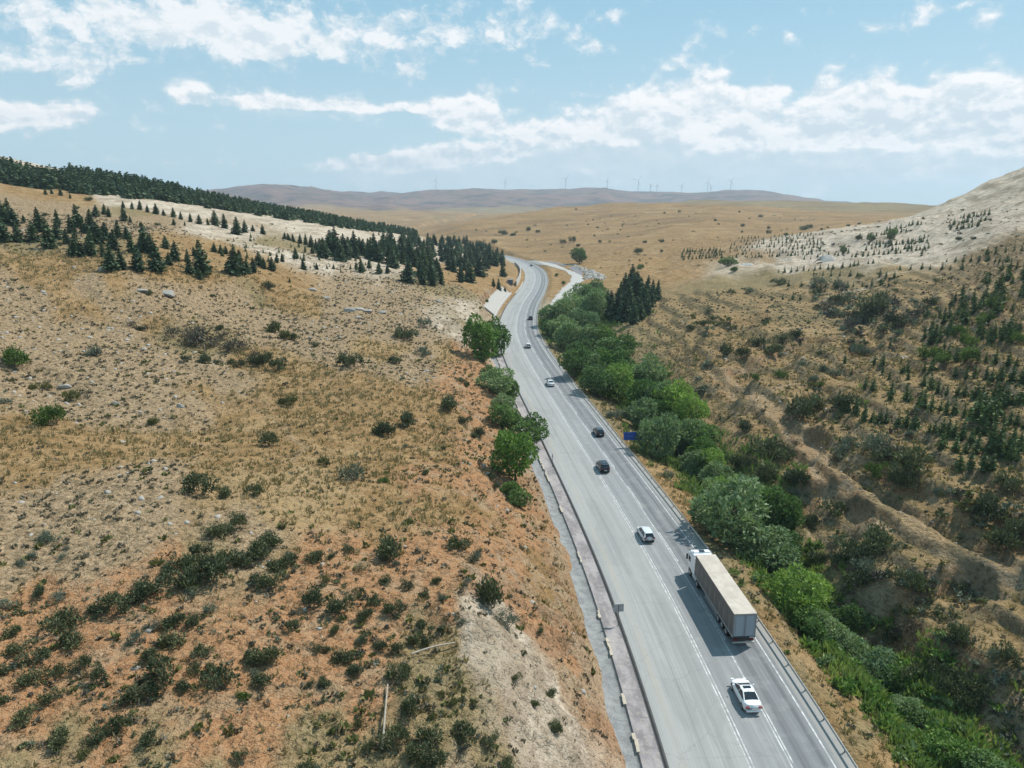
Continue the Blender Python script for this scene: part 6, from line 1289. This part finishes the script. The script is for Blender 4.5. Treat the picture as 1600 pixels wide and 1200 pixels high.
wall('w', [(-9.9, -.2), (-9.9, 3.4), (-10.5, 3.4), (-10.5, -.2)], 432, 590, wall2, '').build('wall', wall2, t); wall('w', [(-9.86, 3.41), (-9.86, 3.55), (-10.55, 3.55), (-10.55, 3.41)], 432, 590, wallm, '').build('coping', wallm, t)
t = thing('barrier', 'low white concrete barrier at the inner road edge on the bend', 'barrier', (0, 0, 0))
wall('w', [(-7.3, -.1), (-7.4, .7), (-7.6, .7), (-7.7, -.1)], 392, 455, wall2, '').build('barrier', wall2, t)
x, y, hd = road_pt(418, -12.8); t = thing('utility_cabinet', 'dark grey metal cabinet between the two concrete walls', 'cabinet', (x, y, float(Hxy(x, y)) - .2), hd + .2)
PB().box(-1.6, 1.6, -1.4, 1.4, 0, 3.2, .05).build('body', plain('cabinet_grey', (.10, .115, .13), .5, var=.2), t); PB().box(-1.75, 1.75, -1.55, 1.55, 3.2, 3.32).build('roof', plain('cabinet_roof', (.14, .15, .16), .5), t); PB().box(-.6, .6, -1.43, -1.405, .3, 2.6).build('door', plain('cabinet_door', (.075, .085, .10), .5), t)
# pale bank and culvert on the right slope
for (px, py, w_, h_, lb) in ((1297, 402, 24, 12, 'pale grey quarry bank with a flat top on the right hillside'), (1168, 412, 24, 7, 'pale bank of bare earth beside the wide bushy tree')):
    q, tt_, _ = hit([px], [py + h_ / 2]); wm = w_ * tt_[0] / FPX; hm = h_ * tt_[0] / FPX; b = bmesh.new(); n_ = 14; rows_ = []
    for j in range(5):
        f = j / 4; rows_.append([b.verts.new((q[0][0] + (k_ / n_ - .5) * wm + RND.uniform(-.5, .5), q[0][1] + f * hm * 1.2 - 1 + RND.uniform(-.4, .4), q[0][2] - 1.0 + hm * (f ** .7) * math.sin(math.pi * (k_ + .7) / (n_ + 1.4)) ** .4 * 1.0 + RND.uniform(-.15, .15))) for k_ in range(n_ + 1)])
    rows_.append([b.verts.new((v.co.x, v.co.y + hm * 2, v.co.z * 1.0 - hm * .9)) for v in rows_[-1]])
    for j in range(5):
        for k_ in range(n_): b.faces.new((rows_[j][k_], rows_[j][k_ + 1], rows_[j + 1][k_ + 1], rows_[j + 1][k_]))
    q_ = PB(); q_.b.free(); q_.b = b; o = q_.build('earth_bank', wallm if w_ > 23 and px > 1200 else wall2, None, True); tag(o, lb, None, None, 'structure')

# ------------------------------------------------------------------ wind turbines on the far ridge
tw_m = plain('turbine_white', (.42, .45, .48), .5)
nac = None
tl_ = [(685.5, 281, 300, 'turbine standing alone above the left part of the blue ridge, leftmost'), (789.5, 284, 301.5, 'second turbine from the left on the ridge'), (880.5, 280, 300, 'third turbine from the left, above the notch of the ridge'), (943.5, 285, 299, 'slim turbine between the third and the tallest one'),
       (990, 275, 298, 'tallest, nearest turbine in the middle of the ridge'), (1008.5, 287, 299.5, 'small turbine just right of the tallest, left of a close pair'), (1018.5, 288, 300, 'small turbine just right of the tallest, right of a close pair'), (1055.5, 288, 302, 'small turbine alone where the ridge dips'), (1095, 282, 302, 'taller of two overlapping turbines near the right end'), (1099.5, 291, 302, 'shorter of two overlapping turbines near the right end'), (1129.5, 284, 301, 'rightmost turbine on the ridge')]
for i, (px, ptop, pb_, lb) in enumerate(tl_):
    az = math.atan((px - 800) / FPX); rr_ = np.linspace(4300, 6000, 120); el = (Hxy(np.sin(az) * rr_, np.cos(az) * rr_) - CAMH) / rr_; D_ = rr_[int(np.argmax(el))]
    if px in (1055.5, 1095, 1099.5): D_ += 250
    x, y = math.sin(az) * D_, math.cos(az) * D_; zb = float(Hxy(x, y)) - 2; tot = (pb_ - ptop) * D_ / FPX / math.cos(az) * 1.12; H_ = tot * .63; B_ = tot * .40
    t = thing('wind_turbine', 'pale slender wind ' + lb, 'wind turbine', (x, y, zb), RND.uniform(-.5, .5)); r0_ = 2.4
    V, Ff = tube([(0, 0, 0), (0, 0, H_ * .5), (0, 0, H_)], [r0_, r0_ * .8, r0_ * .55], 10); link('tower', mesh_from('tower', V, Ff, [tw_m], smooth=True), t)
    PB().box(-2.2, 2.2, -5, 7, H_ - 1, H_ + 3.4, .6).build('nacelle', tw_m, t); a0 = RND.uniform(0, 2)
    hub = PB().cyl((0, -6.5, H_ + 1.2), 'y', 2.0, 3.0, 12).build('hub', tw_m, t)
    for k_ in range(3):
        a = a0 + k_ * 2.0944; dx, dz = math.sin(a), math.cos(a); pts = [(0, -7, H_ + 1.2), (dx * B_ * .3, -7.2, H_ + 1.2 + dz * B_ * .3), (dx * B_, -8, H_ + 1.2 + dz * B_)]
        V, Ff = tube(pts, [1.1, 1.6, .3], 6); link('blade', mesh_from('blade', V, Ff, [tw_m], smooth=True), t)

# ------------------------------------------------------------------ air
x0, x1, y0, y1 = -8400, 8400, -3000, 8400
pb = PB().box(x0, x1, y0, y1, float(GZ.min()) - 1.5, float(GZ.max()) + 160)
hm_ = bpy.data.materials.new('haze'); hm_.use_nodes = True; ht = hm_.node_tree; ht.nodes.clear(); vo = ht.nodes.new('ShaderNodeVolumePrincipled'); ho = ht.nodes.new('ShaderNodeOutputMaterial')
vo.inputs['Color'].default_value = (.72, .86, 1.0, 1); vo.inputs['Density'].default_value = .00010; vo.inputs['Anisotropy'].default_value = .2; ht.links.new(vo.outputs[0], ho.inputs['Volume'])
o = pb.build('haze', hm_); tag(o, 'thin blue summer haze filling the air over the valley', None, None, 'stuff')
